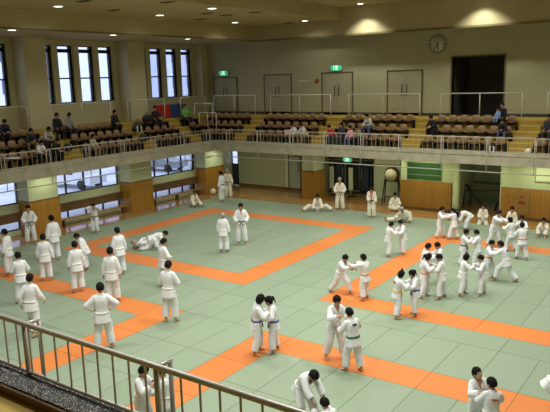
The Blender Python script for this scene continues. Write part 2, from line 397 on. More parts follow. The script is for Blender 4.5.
for (x, y, l, c) in ((-38, 29, 'white van parked outside the lower windows of the left wall', (.8, .8, .82)), (-38.5, 38, 'grey car parked outside the lower windows near the corner pillar', (.25, .27, .3))):
    e = empty('van' if 'van' in l else 'car', (x, y, -.2), radians(8), l, 'van' if 'van' in l else 'car')
    v = 'van' in l; h = 1.9 if v else 1.4
    prof = [(-2.2, .35), (2.2, .35), (2.25, .85), (1.5 if v else 1.2, .95), (1.0 if v else .6, h), (-2.0 if v else -1.5, h), (-2.2, .95)]
    m_ = MB(); m_.loft([[(p, yy, q) for p, q in prof] for yy in (-.85, .85)], smooth=False); m_.build('body', mat('paint_%s' % v, c, .3), e)
    gw = MB(); gw.box(-1.4, .7, -.87, .87, 1.0, h-.12); gw.build('side_window', DARKF, e)
    for sx in (-1.4, 1.4):
        for sy in (-.8, .8): MB().tube((sx, sy-.1, .33), (sx, sy+.1, .33), .33, 14).build('wheel', BLACK, e)

# ------------------------------------------------------------------ railings
ZR = 4.10
def railing(label, pt, t0, t1, posts, step, m, loc, near=False, rt=.024):
    """pt(t, off, z) -> point; off = distance out over the hall"""
    e = empty('balcony_railing', loc, 0, label, 'railing'); L = Vector(loc); P = lambda t, o_, z: Vector(pt(t, o_, z)) - L
    MB().tube(P(t0, 0, ZR), P(t1, 0, ZR), rt, 10).build('top_rail', m, e)
    MB().tube(P(t0, 0, 3.47), P(t1, 0, 3.47), rt*.7, 8).build('bottom_rail', m, e)
    n = int((t1-t0)/step)
    for i in range(n+1):
        t = t0 + step*(i+.5)
        if t > t1: break
        MB().tube(P(t, 0, 3.47), P(t, 0, ZR), .0085 if not near else .0125, 6).build('baluster', m, e)
    for t in posts:
        MB().tube(P(t, 0, 3.40), P(t, 0, ZR), .03 if near else .021, 8).build('post', m, e)
        MB().path([P(t+.0, 0, ZR-.015), P(t, .28, ZR-.015), P(t, .28, 2.56)], .027 if near else .019, 8).build('outer_post', m, e)
    MB().tube(P(t0, .28, 2.56), P(t1, .28, 2.56), .026, 8).build('net_rail', m, e)
    return e
railing('pale steel balcony railing along the far stand, below the clock wall', lambda t, o_, z: (t, YF+.03-o_, z), XF, -4.0,
        [-24.2, -21.95, -19.74, -17.6, -15.43, -13.35, -11.2, -9.05, -6.98, -4.9], .25, STEEL, (XF, YF, 3.42))
railing('pale steel balcony railing along the window-side stand', lambda t, o_, z: (XF-.03+o_, t, z), 8.6, 29.63,
        [9.1, 11.3, 13.5, 15.7, 17.95, 20.15, 22.35, 24.55, 26.75, 28.95], .25, STEEL, (XF, 8.6, 3.42))
railing('grey tubular steel railing in the foreground above the black speckled kerb', lambda t, o_, z: (t, NF+.0+o_*.75, z), -11.6, 1.6,
        [-11.6, -9.25, -6.97, -4.68, -2.35, -.05], .255, NEARST, (-7, NF, 3.42), True, .034)

def guard(label, pts, posts, z0, z1, cat='guard rail'):
    c = Vector(((pts[0][0]+pts[1][0])/2, (pts[0][1]+pts[1][1])/2, z0)); e = empty('guard_rail', c, 0, label, cat)
    a = Vector((*pts[0], z1)) - c; b = Vector((*pts[1], z1)) - c
    MB().tube(a, b, .028, 8).build('top_tube', WHITEP, e)
    for f in posts:
        p = a.lerp(b, f); MB().tube((p.x, p.y, 0), (p.x, p.y, p.z), .026, 8).build('post', WHITEP, e)
BN = ['corner block of the far stand', 'far stand before the two left doors', 'far stand above the pink-clad child', 'far stand before the dark opening', 'far stand at the right edge']
for (a, b), nm in zip(BACK_BLOCKS, BN): guard('white tube guard rail, ' + nm, ((a, 33.2), (b, 33.2)), (0, .5, 1), 4.7, 5.98)
LN = ['window-side block nearest the left edge of view', 'window-side block where the couple in grey sits', 'window-side block in front of the middle upper pillar', 'window-side block beside the corner']
for (a, b), nm in zip([(13.6, 19.6), (21.0, 24.9), (26.2, 29.2), (30.65, 33.0)], LN): guard('white tube guard rail, ' + nm, ((-28.9, a), (-28.9, b)), (0, .5, 1) if a != 30.65 else (0, 1), 4.7, 5.95)
guard('tall white tube frame at the corner stairs, the upper one', ((-28.6, 31.6), (-27.1, 31.6)), (0, 1), 4.2, 5.55, 'guard rail')
guard('low white stepped tube frame at the corner stairs, lower one', ((-27.7, 31.0), (-26.3, 31.0)), (0, .5, 1), 3.75, 5.0, 'guard rail')

# ------------------------------------------------------------------ folding seats
SEATB = mat('tan_moulded_seat', (.31, .19, .10), .45, noise=.1, nscale=5)
SEATD = mat('brown_seat_cushion', (.09, .045, .028), .6)
def seat_proto():
    e = empty('stadium_seat', (0, 0, 0)); n = 12
    mb = MB()   # backrest: rounded curved shell
    def outline(y, sc):
        pts = []
        for i in range(20):
            t = 2*pi*i/20; cx, cz = cos(t), sin(t)
            x = .20*sc*(abs(cx)**.6)*(1 if cx > 0 else -1); z = .165*sc*(abs(cz)**.6)*(1 if cz > 0 else -1)
            pts.append((x, y + .09 - .9*x*x*1.2 + (.05*z), .55 + z))
        return pts
    mb.loft([outline(0, .9), outline(-.012, 1.0), outline(-.03, 1.0), outline(-.042, .9)]); mb.build('backrest', SEATB, e)
    mb = MB()
    def so(z, sc): return [(.225*sc*(abs(cos(t))**.5)*(1 if cos(t) > 0 else -1), -.17 + .2*sc*(abs(sin(t))**.5)*(1 if sin(t) > 0 else -1), z + .03*cos(t)**2) for t in [2*pi*i/16 for i in range(16)]]
    mb.loft([so(.36, .85), so(.375, 1), so(.40, 1), so(.41, .9)]); mb.build('seat', SEATD, e)
    mb = MB(); mb.box(-.27, -.25, -.3, .08, .0, .42); mb.box(.25, .27, -.3, .08, 0, .42); mb.box(-.27, .27, -.02, .03, .28, .33); mb.build('bracket', BLACK, e)
    return e
proto = seat_proto(); first = [True]
ROWZ = [3.305, 3.75, 4.2]; RW = ['front', 'middle', 'top']; dr = [1.33, 2.18, 3.03]
def seats(a, b, fx, rot, block, group, skip=()):
    n = int((b-a)/.545); st = (b-a)/n
    for r in range(3):
        for i in range(n):
            t = a + st*(i+.5)
            if (r, i) in skip: continue
            o = proto if first[0] else copy_tree(proto); first[0] = False
            o.location = fx(t, dr[r], ROWZ[r]); o.rotation_euler.z = rot
            tag(o, '%s seat from the left, %s row, %s' % (ORD[i], RW[r], block), 'seat', group)
bl = ['in the far stand block at the corner', 'in the far stand block under the alarm bell', 'in the far stand block above the drum', 'in the far stand block before the dark opening', 'in the far stand block at right edge']
for (a, b), nm in zip(BACK_BLOCKS, bl): seats(a, b, lambda t, d, z: (t, YF+d, z), 0, nm, 'tan folding seats of the far stand')
bl = ['in the window stand block nearest us', 'in the window stand block under the left windows', 'in the window stand block before the pillar', 'in the window stand block beside the corner']
for (a, b), nm in zip(LEFT_BLOCKS, bl): seats(a, b, lambda t, d, z: (XF-d, t, z), pi/2, nm, 'tan folding seats of the window stand')

# ------------------------------------------------------------------ doors, signs, clock on the upper far wall
def door(k, x0, x1, z1, n=2, y=YW, z0=4.7, m=DOORM):
    e = MB(); e.box(x0-.07, x0, y-.05, y+.02, z0, z1+.07).box(x1, x1+.07, y-.05, y+.02, z0, z1+.07).box(x0-.07, x1+.07, y-.05, y+.02, z1, z1+.07)
    o = struct('door_%d' % k, e, mat('door_frame', (.12, .11, .06), .5))
    w_ = (x1-x0)/n
    for i in range(n):
        l = MB().box(x0+w_*i+.01, x0+w_*(i+1)-.01, y-.03, y-.002, z0+.01, z1-.01).build('door_leaf', m, o)
        hx = x0+w_*(i+1)-.14 if i == 0 else x0+w_*i+.14
        MB().path([(hx, y-.03, z0+1.15), (hx, y-.08, z0+1.15), (hx, y-.08, z0+1.75), (hx, y-.03, z0+1.75)], .02, 6).build('door_handle', mat('dark_handle', (.06, .06, .05), .3, metal=.6), l)
door(1, -29.7, -27.75, 7.1); door(2, -25.4, -23.35, 7.18); door(3, -21.0, -18.95, 7.2); door(4, -16.6, -14.55, 7.2)
struct('trim_corridor_frame', MB().box(-12.87, -12.8, YW-.04, YW+.3, 4.7, 7.92).box(-10.03, -9.96, YW-.04, YW+.3, 4.7, 7.92).box(-12.87, -9.96, YW-.04, YW+.3, 7.85, 7.92), mat('door_frame', (.12, .11, .06), .5))
struct('wall_notice_panel', MB().box(-8.6, -8.55, YW-.02, YW, 5.2, 5.25), WALL)

GREEN = mat('exit_green_light', (.03, .62, .28), .4, emit=.55); WHITE_E = mat('exit_white_light', (.9, 1, .92), .4, emit=1.2)
def exit_sign(x, y, z, label, w_=.78, h=.34):
    e = empty('exit_sign', (x, y, z), 0, label, 'exit sign'); mb = MB()
    def pill(yy, sc): return [( (w_/2*sc)*(abs(cos(t))**.6)*(1 if cos(t) > 0 else -1), yy, h/2*sc*(abs(sin(t))**.6)*(1 if sin(t) > 0 else -1)) for t in [2*pi*i/24 for i in range(24)]]
    mb.loft([pill(0, 1.04), pill(-.1, 1.04)]); mb.build('housing', RIM, e)
    MB().loft([pill(-.1, .97), pill(-.11, .95)]).build('green_panel', GREEN, e)
    m2 = MB(); s_ = h/.34     # running figure and doorway
    m2.ell((.02, -.115, .1*s_), (.026, .004, .026))
    for a, b, r in (((.02, .06), (-.02, -.02), .022), ((-.02, -.02), (.05, -.06), .013), ((.05, -.06), (.03, -.12), .011), ((-.02, -.02), (-.06, -.07), .013), ((-.06, -.07), (-.11, -.07), .011), ((.015, .06), (-.05, .02), .01), ((.015, .06), (.07, .01), .01)):
        m2.tube((a[0], -.114, a[1]*s_), (b[0], -.114, b[1]*s_), r, 6)
    for a, b in (((-.16, -.13), (-.16, .13)), ((-.16, .13), (.12, .13)), ((.12, .13), (.12, -.13))): m2.tube((a[0], -.112, a[1]*s_), (b[0], -.112, b[1]*s_), .008, 4)
    m2.build('running_figure', WHITE_E, e)
exit_sign(-28.8, YW, 7.42, 'green oval exit sign over the door nearest the far left corner')
exit_sign(-20.0, YW, 7.50, 'green oval exit sign over the middle doors of the upper far wall')
e_ = MB().box(-.04, .04, -.02, .02, .19, 1.0).build('hanger', RIM)
exit_sign(-18.65, 33.9, 2.12, 'small green exit sign hanging under the balcony at the entrance', .62, .26)
e_.parent = [o for o in COL.objects if o.name.startswith('exit_sign')][-1]; e_.scale.z = .7

def clock(x, y, z, R=.47):
    e = empty('wall_clock', (x, y, z), 0, 'large round wall clock to the left of the dark opening', 'clock')
    ring = lambda r, yy: [(r*cos(2*pi*i/40), yy, r*sin(2*pi*i/40)) for i in range(40)]
    MB().loft([ring(R, 0), ring(R, -.07), ring(R*.93, -.09), ring(R*.92, -.05)], close=False).build('case', mat('grey_clock_case', (.22, .22, .17), .35, metal=.4), e)
    MB().loft([ring(R*.95, -.01), ring(R*.95, -.05)]).build('dial', mat('clock_dial', (.55, .57, .44), .4), e)
    t = MB()
    for i in range(12):
        a = pi/6*i; l = .07 if i % 3 else .11
        t.tube((sin(a)*(R*.88-l), -.055, cos(a)*(R*.88-l)), (sin(a)*R*.88, -.055, cos(a)*R*.88), .012 if i % 3 else .02, 5)
    t.build('hour_marks', BLACK, e)
    def hand(nm, a, l, r): MB().tube((-sin(a)*.08, -.065, -cos(a)*.08), (sin(a)*l, -.065, cos(a)*l), r, 5).build(nm, BLACK, e)
    hand('minute_hand', radians(212), R*.82, .016); hand('hour_hand', radians(168), R*.55, .024)
clock(-13.66, YW, 8.6, .5)
ab = empty('fire_alarm_bell', (-21.4, YW, 6.78), 0, 'small round red alarm bell left of the middle doors', 'alarm')
MB().tube((0, 0, 0), (0, -.06, 0), .13, 16).build('bell', RED, ab); MB().tube((0, -.06, 0), (0, -.08, 0), .03, 8).build('lamp', RIM, ab)
sg = MB().box(-.42, .42, -.03, 0, -.05, .05).build('name_plate', mat('plate_cream', (.62, .6, .45), .5), loc=(-22.35, YW, 6.79)); tag(sg, 'thin pale plate on the upper far wall beside the red alarm bell', 'sign')

# folded mats behind the window-side guard rail
for (y0, y1, m, l, c) in ((29.0, 30.15, RED, 'red folded mat standing behind the guard rail near the green jacket', 'mat'), (30.2, 31.3, BLUEB, 'dark blue folded mat standing beside the red one on the stand', 'mat')):
    e = empty('folded_mat', (-29.5, (y0+y1)/2, 4.7), 0, l, c); h = (y1-y0)/2
    for q in range(3): MB().box(-.12+q*.1, -.03+q*.1, -h, h, .0, .85).build('mat_fold', m, e)

# ------------------------------------------------------------------ ceiling lights
def downlight(x, y, z, label, p=55, angle=150, r=.2):
    e = empty('ceiling_light', (x, y, z), 0, label, 'ceiling light'); n = 20
    ring = lambda rr, zz: [(rr*cos(2*pi*i/n), rr*sin(2*pi*i/n), zz) for i in range(n)]
    MB().loft([ring(r*1.3, 0), ring(r*1.3, -.02), ring(r*1.02, -.03), ring(r, 0)], close=False).build('rim', RIM, e)
    MB().loft([ring(r, -.005), ring(r, -.015)]).build('diffuser', EMIT, e)
    spot('downlight', (x, y, z-.05), p, angle, rad=.12)
downlight(-26.4, 17.55, ZS, 'round light in the low soffit above the left pillar', 130)
downlight(-26.4, 23.3, ZS, 'round light in the low soffit above the middle group of windows', 130)
downlight(-26.6, 29.1, ZS, 'round light in the low soffit nearest the corner', 130)
downlight(-23.6, 17.95, ZC1, 'round ceiling light nearest the upper left of the hall', 110)
downlight(-23.6, 23.9, ZC1, 'round ceiling light second along the ceiling edge from the left', 110)
downlight(-19.9, 23.5, ZC1, 'round ceiling light beside the ceiling step, nearest to us', 110)
downlight(-23.9, 30.2, ZC1, 'round ceiling light near the far inner corner of the ceiling', 110)
downlight(-20.7, 32.6, ZC1, 'round ceiling light close to the far wall, left of the ceiling step', 110)
downlight(-17.4, 33.1, ZC2, 'round ceiling light throwing a bright arc above the middle doors', 560, 112, .18)
downlight(-10.85, 33.1, ZC2, 'round ceiling light throwing a bright arc right of the clock', 560, 112, .18)
downlight(-4.3, 33.1, ZC2, 'round ceiling light close to the far wall at the right', 560, 112, .18)
downlight(-17.4, 26.5, ZC2, 'round light in the high bay ceiling', 60); 
for i, (x, y) in enumerate(((-21.5, 17.6), (-23.3, 20.7), (-19.6, 20.3), (-21.5, 26.5), (-21.5, 25.0), (-23.8, 27.1), (-19.7, 26.5), (-22.2, 33.1))):
    nm = ['closest to the camera', 'between two lights along the drop edge', 'close to the step, nearer end', 'right of the round light by the far corner', 'one of two in the middle, nearer one', 'close to the drop edge by the corner light', 'close to the step, farther end', 'beside the far wall drop'][i]
    e = empty('ceiling_vent', (x, y, ZC1), 0, 'dark slot vent in the lower ceiling, ' + nm, 'vent')
    MB().box(-.35, .35, -.14, .14, -.02, 0).build('frame', mat('vent_frame', (.2, .18, .1), .6), e)
    g = MB()
    for q in range(5): g.box(-.31, .31, -.11+q*.05, -.09+q*.05, -.03, -.02)
    g.build('grille', DARK, e)
for lx in (-15.0, -9.5, -4.0):
    for ly in (8.0, 16.0, 24.0):
        e = empty('ceiling_luminaire', (lx, ly, ZC2), 0, 'large rectangular luminaire in the high ceiling bay', 'ceiling light', 'high bay luminaires')
        MB().box(-1.3, 1.3, -.7, .7, -.1, 0).build('housing', RIM, e)

# ------------------------------------------------------------------ under the far balcony
# left: window and door beside the corner pillar
fr = MB()
for x in (-28.1, -27.6, -27.08): fr.box(x-.03, x+.03, YB-.02, YB+.06, 0, 2.6)
for z in (0.05, 1.4, 2.57): fr.box(-28.1, -27.05, YB-.02, YB+.06, z-.03, z+.03)
o = struct('door_5', fr, DARKF)
MB().box(-28.1, -27.05, YB+.02, YB+.03, 1.4, 2.6).build('pane', GLASS, o)
MB().box(-28.1, -27.05, YB+.0, YB+.04, .05, 1.4).build('door_panel', mat('dark_blue_door', (.03, .04, .07), .4), o)
pn = MB()
for x in (-26.9, -23.35): pn.box(x, x+.035, YB-.03, YB+.01, .1, 3.0)
pn.box(-26.9, -23.3, YB-.012, YB, .12, 2.9)
struct('wall_back_partition', pn, mat('grey_green_partition', (.42, .43, .27), .6, noise=.03))
door(6, -22.95, -22.1, 2.1, 1, YB, 0, mat('grey_door', (.38, .39, .30), .5)); door(7, -22.02, -21.2, 2.1, 1, YB, 0)
# entrance recess: dark glazed doors
gd = MB()
for x in (-20.3, -19.4, -18.4, -17.75): gd.box(x-.04, x+.04, YB+.9, YB+.98, 0, 2.5)
for z in (.08, 1.95, 2.5): gd.box(-20.6, -17.1, YB+.9, YB+.98, z-.04, z+.04)
o = struct('door_8', gd, mat('steel_door_frame', (.25, .27, .2), .4))
MB().box(-20.6, -17.1, YB+.93, YB+.95, 0, 2.5).build('pane', mat('dark_glass', (.02, .03, .035), .12, .6), o)
MB().box(-18.4, -17.1, YB+.90, YB+.93, .05, 1.95).build('blue_panel', mat('dull_blue_panel', (.04, .06, .10), .4), o)
for x in (-19.55, -18.25): MB().tube((x, YB+.85, .8), (x, YB+.85, 1.5), .025, 8).build('door_handle', STEEL, o)
# freestanding pale stands in the entrance
for x, l in ((-19.6, 'narrow pale notice stand at the dark entrance behind the standing man'), (-18.3, 'second narrow pale stand at the entrance, right of the standing man')):
    e = empty('notice_stand', (x, 33.6, -.05), 0, l, 'stand')
    MB().box(-.14, .14, -.03, .03, .45, 1.75).build('board', CREAM, e); MB().box(-.18, .18, -.15, .15, 0, .04).build('foot', BLACK, e); MB().tube((0, 0, .03), (0, 0, .5), .02).build('pole', STEEL, e)
# picture/notice on the pale wall by the drum
e = empty('notice_board', (-16.1, YB-.02, 2.35), 0, 'pale framed notice board on the wall above and left of the drum', 'notice board')
MB().box(-.85, .85, -.04, .01, -.42, .42).build('frame', mat('board_frame', (.3, .3, .18), .5), e); MB().box(-.8, .8, -.055, -.04, -.37, .37).build('sheet', mat('cream_sheet', (.66, .68, .42), .7), e)
# green board in the cream wall above the boards
e = empty('green_board', (-13.05, 31.95, 2.02), 0, 'long dark green board in the pale wall above the wooden boards', 'board')
MB().box(-.98, .98, -.03, .0, -.48, .48).build('frame', mat('green_board_frame', (.45, .5, .25), .5), e); MB().box(-.94, .94, -.045, -.03, -.44, .44).build('surface', mat('board_green', (.035, .12, .03), .5, noise=.1, nscale=3), e)
MB().box(-.94, .94, -.07, -.045, -.2, -.18).build('rail', STEEL, e)
e = MB().box(-.05, .05, -.05, .05, 0, .3).build('wall_box', mat('white_plastic', (.7, .72, .62), .5), loc=(-14.05, 31.86, 1.52)); tag(e, 'small white box standing on the ledge at the left end of the green board', 'box')
e = empty('notice_board', (-6.4, 31.88, 2.3), 0, 'large pale green notice board above the boards at the right edge', 'notice board')
MB().box(-1.1, 1.1, -.03, .01, -.45, .45).build('frame', mat('board_frame', (.3, .3, .18), .5), e); MB().box(-1.05, 1.05, -.045, -.03, -.4, .4).build('sheet', mat('yellow_green_sheet', (.72, .78, .46), .7), e)
# hydrant box in the boards
e = empty('fire_hydrant_box', (-8.05, 31.83, .25), 0, 'wooden hydrant cabinet door with red lamp in the boarded wall', 'hydrant box')
MB().box(-.34, .34, -.03, -.002, 0, 1.05).build('door', mat('hydrant_door', (.32, .18, .04), .4), e)
MB().box(-.16, .16, -.04, -.03, .48, .62).build('red_plate', mat('dull_red', (.25, .05, .02), .5), e)
MB().ell((0, -.07, .87), (.07, .06, .07)).build('red_lamp', RED, e)
# storage recess with trestle and poles
e = empty('trestle', (-10.5, 33.2, -.05), radians(8), 'dark metal trestle with slanting legs folded in the storage recess', 'trestle')
TM = mat('dark_metal', (.03, .03, .03), .4, metal=.5)
MB().tube((-.75, 0, 1.35), (.35, 0, .05), .06).build('leg', TM, e); MB().tube((1.35, 0, 1.45), (.75, 0, .05), .06).build('leg', TM, e); MB().tube((-.75, .05, 1.35), (-.9, .3, .05), .04).build('leg', TM, e)
MB().tube((-.75, .1, 1.0), (1.3, .1, 1.1), .03).build('crossbar', TM, e)
cr = MB().box(-.9, .9, -.3, .3, 0, 1.25).build('storage_cabinet', mat('grey_green_cabinet', (.12, .13, .07), .6), loc=(-10.4, 34.6, -.05)); tag(cr, 'grey green cabinet at the back of the storage recess', 'cabinet')
sb = empty('sports_bag', (-11.05, 31.2, -.05), 0, 'black sports bag on the wood floor before the storage recess', 'bag')
MB().ell((0, 0, .2), (.42, .2, .2), n=14).build('body', mat('black_nylon', (.012, .012, .014), .5), sb); MB().path([(-.15, -.1, .35), (-.1, -.05, .5), (.1, -.05, .5), (.15, -.1, .35)], .015, 6).build('handle', BLACK, sb)
# big drum on a stand
DX, DY = -15.2, 32.6
e = empty('drum', (DX, DY, -.05), radians(12), 'big barrel drum with pale skin on a tall black stand', 'drum')
prof = [(-.3, .34), (-.27, .37), (-.12, .42), (0, .44), (.12, .42), (.27, .37), (.3, .34)]
MB().loft([[(r*cos(t), y, 1.68+r*sin(t)) for t in [2*pi*i/28 for i in range(28)]] for y, r in prof]).build('shell', mat('drum_wood', (.06, .025, .012), .3), e)
for y in (-.305, .305): MB().loft([[(r*cos(t), y2, 1.68+r*sin(t)) for t in [2*pi*i/28 for i in range(28)]] for y2, r in ((y-.005, .335), (y+.005, .335))]).build('drum_skin', mat('drum_skin', (.46, .43, .25), .6), e)
t_ = MB()
for i in range(28):
    a = 2*pi*i/28; t_.ell((.352*cos(a), -.285, 1.68+.352*sin(a)), (.012, .012, .012), n=6)
t_.build('studs', TM, e)
for sx in (-1, 1):
    for sy in (-1, 1): MB().tube((sx*.36, sy*.1, 1.45), (sx*.48, sy*.3, .0), .035, 6).build('leg', BLACK, e)
f_ = MB(); f_.tube((-.38, 0, 1.3), (.38, 0, 1.3), .035, 6); f_.tube((-.44, -.2, .4), (.44, -.2, .4), .025, 6); f_.tube((-.44, .2, .4), (.44, .2, .4), .025, 6)
f_.tube((-.36, -.25, 1.3), (-.36, .25, 1.3), .03, 6); f_.tube((.36, -.25, 1.3), (.36, .25, 1.3), .03, 6); f_.build('cradle', BLACK, e)
# paper towel / ball by the corner pillar
e = empty('ball', (-26.35, 30.45, -.05), 0, 'round white ball lying at the foot of the corner pillar', 'ball')
MB().ell((0, 0, .19), (.19, .19, .19), n=18).build('shell', mat('white_ball', (.75, .75, .68), .5), e)
MB().ell((0, -.175, .19), (.018, .018, .018), n=6).build('valve', BLACK, e)
# long wooden bench before the windows
for (y0, y1, l) in ((19.6, 23.9, 'low dark wooden bench below the windows left of the middle pillar'), (25.9, 30.1, 'low dark wooden bench below the windows right of the middle pillar')):
    e = empty('bench', (-27.1, (y0+y1)/2, -.05), 0, l, 'bench'); h = (y1-y0)/2
    MB().box(-.16, .16, -h, h, .36, .41).build('seat', WOODW, e)
    for q in (-h+.2, 0, h-.2): MB().box(-.13, .13, q-.03, q+.03, 0, .36).build('leg', WOODD, e)
# bags on the stand
for (x, y, z, l, s_) in ((-27.25, 25.3, 3.75, 'black bag with white stripes on the window stand beside the man in black', 1.3), (-28.1, 26.9, 4.2, 'black bag lying on the top row near the man in black', 1.2), (-26.5, 25.0, 3.3, 'dark backpack on the front row of the window stand', 1.1),
                         (-26.4, 19.9, 3.3, 'dark bag on the aisle edge of the window stand front row', 1.0), (-9.2, 30.7, 3.3, 'black and white bag on the front row under the clock block', .9), (-7.6, 30.8, 3.3, 'white paper bag at the aisle of the right edge block', .6)):
    e = empty('bag', (x, y, z), radians(80 if x < -20 else 5), l, 'bag'); wh = 'paper' in l
    zb = 0 if x > -26.3 or wh else .42
    MB().ell((0, 0, .22*s_+zb), (.28*s_, .17*s_, .22*s_), n=12, defo=lambda p: Vector((p.x*(1-.25*max(p.z, 0)), p.y, max(p.z, -.7)))).build('body', mat('white_plastic', (.7, .72, .62), .5) if wh else mat('black_nylon', (.012, .012, .014), .5), e)
    if 'white' in l and not wh:
        for q in (-.1, .1): MB().box(q*s_-.03, q*s_+.03, -.18*s_, -.165*s_, zb+.08, zb+.34*s_).build('stripe', mat('white_plastic', (.7, .72, .62), .5), e)
    MB().path([(-.1, 0, zb+.4*s_), (-.07, 0, zb+.5*s_), (.07, 0, zb+.5*s_), (.1, 0, zb+.4*s_)], .012, 6).build('handle', BLACK, e)
pp = MB().box(-.3, .3, -.2, .2, 0, .02).build('paper_sheets', mat('white_paper', (.8, .8, .85), .6), loc=(-26.35, 16.9, 3.78), rotz=.3); tag(pp, 'white sheets of paper lying on a front seat at left', 'paper')

# tube lamps under the balcony
TUBE = mat('tube_lamp_light', (.93, 1, .80), .5, emit=5)
def tube_lamp(x, y, along_x, label, p=20):
    e = empty('tube_lamp', (x, y, 2.85), 0 if along_x else pi/2, label, 'ceiling light', 'tube lamps under the balcony')
    MB().box(-.62, .62, -.09, .09, -.05, 0).build('housing', RIM, e); MB().tube((-.6, 0, -.075), (.6, 0, -.075), .018, 8).build('tube', TUBE, e)
    area_light('tube_lamp_light', (x, y, 2.74), (0, 0, 0 if along_x else pi/2), 1.2, .1, p, (.95, 1, .74))
for x in (-25.8, -22.6, -17.9, -15.2, -12.9, -9.9, -7.2, -4.2): tube_lamp(x, 31.0 if x > -13.5 or x < -19 else 31.6, True, 'tube lamp fixed under the far balcony')
for y in (14.5, 18.6, 22.4, 28.0): tube_lamp(-26.2, y, False, 'tube lamp fixed under the window-side balcony', 12)

# ------------------------------------------------------------------ people
def skin(n, c): return mat(n, c, .5, .4, noise=.04, nscale=20)
SK = [skin('skin_warm', (.50, .27, .155)), skin('skin_light', (.56, .33, .20)), skin('skin_tan', (.42, .215, .12))]
HAIRM = {'black': mat('black_hair', (.008, .007, .007), .75, .15, bump=.4, nscale=60), 'grey': mat('grey_hair', (.30, .29, .27), .5, bump=.4, nscale=60), 'brown': mat('brown_hair', (.06, .028, .014), .45, bump=.4, nscale=60)}
GI = mat('white_cotton_weave', (.76, .785, .81), .85, .2, noise=.05, nscale=6, bump=.5); GI2 = mat('unbleached_cotton_weave', (.74, .71, .58), .85, .2, noise=.05, nscale=6, bump=.5)
EYE = mat('eye_dark', (.02, .012, .01), .3); LIP = mat('lip', (.36, .12, .09), .5)
BELT = {'black': (.012, .012, .014), 'white': (.82, .82, .78), 'orange': (.70, .22, .03), 'green': (.02, .14, .07), 'blue': (.03, .05, .30), 'purple': (.12, .06, .25), 'yellow': (.65, .48, .06), 'brown': (.14, .05, .02), 'grey': (.45, .45, .42)}
PENDING = []   # (mesh collector, voxel, finish callback)

def ik(a, c, l1, l2, pole):
    a = Vector(a); c = Vector(c); d = c - a; D = d.length; mx = (l1+l2)*.995
    if D > mx: c = a + d*(mx/D); d = c - a; D = mx
    D = max(D, abs(l1-l2)+.02); dn = d.normalized(); x = (l1*l1 - l2*l2 + D*D)/(2*D); h = sqrt(max(l1*l1 - x*x, 0))
    p = Vector(pole); p = p - dn*p.dot(dn)
    if p.length < 1e-4: p = dn.orthogonal()
    return a + dn*x + p.normalized()*h, c

def hand_into(mb, wrist, fdir, side, s, palm, curl=.5):
    """palm + five bent fingers; fdir: finger direction, palm: direction the palm faces"""
    y = Vector(fdir).normalized(); z = -(Vector(palm) - y*Vector(palm).dot(y)); z = z.normalized() if z.length > 1e-3 else y.orthogonal().normalized()
    x = z.cross(y) * side; W = Vector(wrist); M = lambda a, b, c: W + (x*a + y*b + z*c)*s
    def ring(b, hw, ht): return [M(hw*cos(t), b, ht*sin(t)) for t in [2*pi*i/10 for i in range(10)]]
    mb.loft([ring(-.02, .024, .02), ring(.02, .030, .018), ring(.06, .040, .016), ring(.092, .040, .013)])
    for k, (fx, L) in enumerate(((-.031, .068), (-.011, .078), (.010, .073), (.030, .057))):
        a = M(fx, .088, 0); c1, c2 = curl, curl*1.9
        b = a + (y*cos(c1) - z*sin(c1))*(L*.5*s) + x*(fx*.12*s); c = b + (y*cos(c2) - z*sin(c2))*(L*.5*s)
        mb.cap(a, b, .0095*s, .009*s, 6); mb.cap(b, c, .009*s, .0075*s, 6)
    a = M(-.028, .015, -.005); b = M(-.058, .052, -.018); c = M(-.056, .086, -.03)
    mb.cap(a, b, .014*s, .011*s, 6); mb.cap(b, c, .011*s, .009*s, 6)

def hair_mesh(style, hc, HM, hs):
    mb = MB()
    def P(x, y, z): return hc + HM @ (Vector((x, y, z))*hs)
    def d(p):
        f = 1.0
        if p.y > .30:
            line = .38 if style != 'bald' else 2
            if p.z < line: f = .80
        if style in ('short', 'grey') and p.z < -.62: f = min(f, .8)
        if style in ('short', 'grey') and p.z < -.1 and p.y > -.1 : f = min(f, .8)
        if style == 'bald' and (p.z > .35 or p.y > .1 or p.z < -.45): f = .86
        if style in ('bob',) and p.y <= .15 and p.z < -.2: return Vector((p.x*1.05, p.y*1.05, p.z*1.2))
        return Vector(p)*f
    mb.ell(hc + HM @ (Vector((0, -.012, .022))*hs), (.098*hs, .118*hs, .126*hs), HM, 22, defo=d)
    # tufts for an uneven outline
    if style in ('short', 'pony', 'bun', 'bob'):
        rnd = random.Random(int(abs(hc.x*7919 + hc.y*31 + hs*977)) % 1000)
        for _ in range(7):
            a = rnd.uniform(-2.6, 2.6) - pi/2; e = rnd.uniform(.35, 1.3)
            mb.ell(P(.072*cos(a)*cos(e), -.012+.09*sin(a)*cos(e), .022+.1*sin(e)), (.03*hs,)*3, None, 7)
    if style == 'pony':
        mb.cap(P(0, -.10, .06), P(0, -.15, .03), .03*hs, .035*hs, 8); mb.cap(P(0, -.15, .03), P(.01, -.16, -.14), .035*hs, .012*hs, 8)
    if style == 'bun': mb.cap(P(0, -.03, .13), P(0, -.05, .17), .035*hs, .03*hs, 8)
    return mb

def body_frames(h, lean, side, twist, pel, hyaw, hpitch):
    s = h/1.75
    C = Matrix.Rotation(radians(twist), 3, 'Z') @ Matrix.Rotation(-radians(lean), 3, 'X') @ Matrix.Rotation(radians(side), 3, 'Y')
    Pm = Matrix.Rotation(-radians(lean*.55), 3, 'X') @ Matrix.Rotation(radians(side*.3), 3, 'Y')
    return s, C, Pm

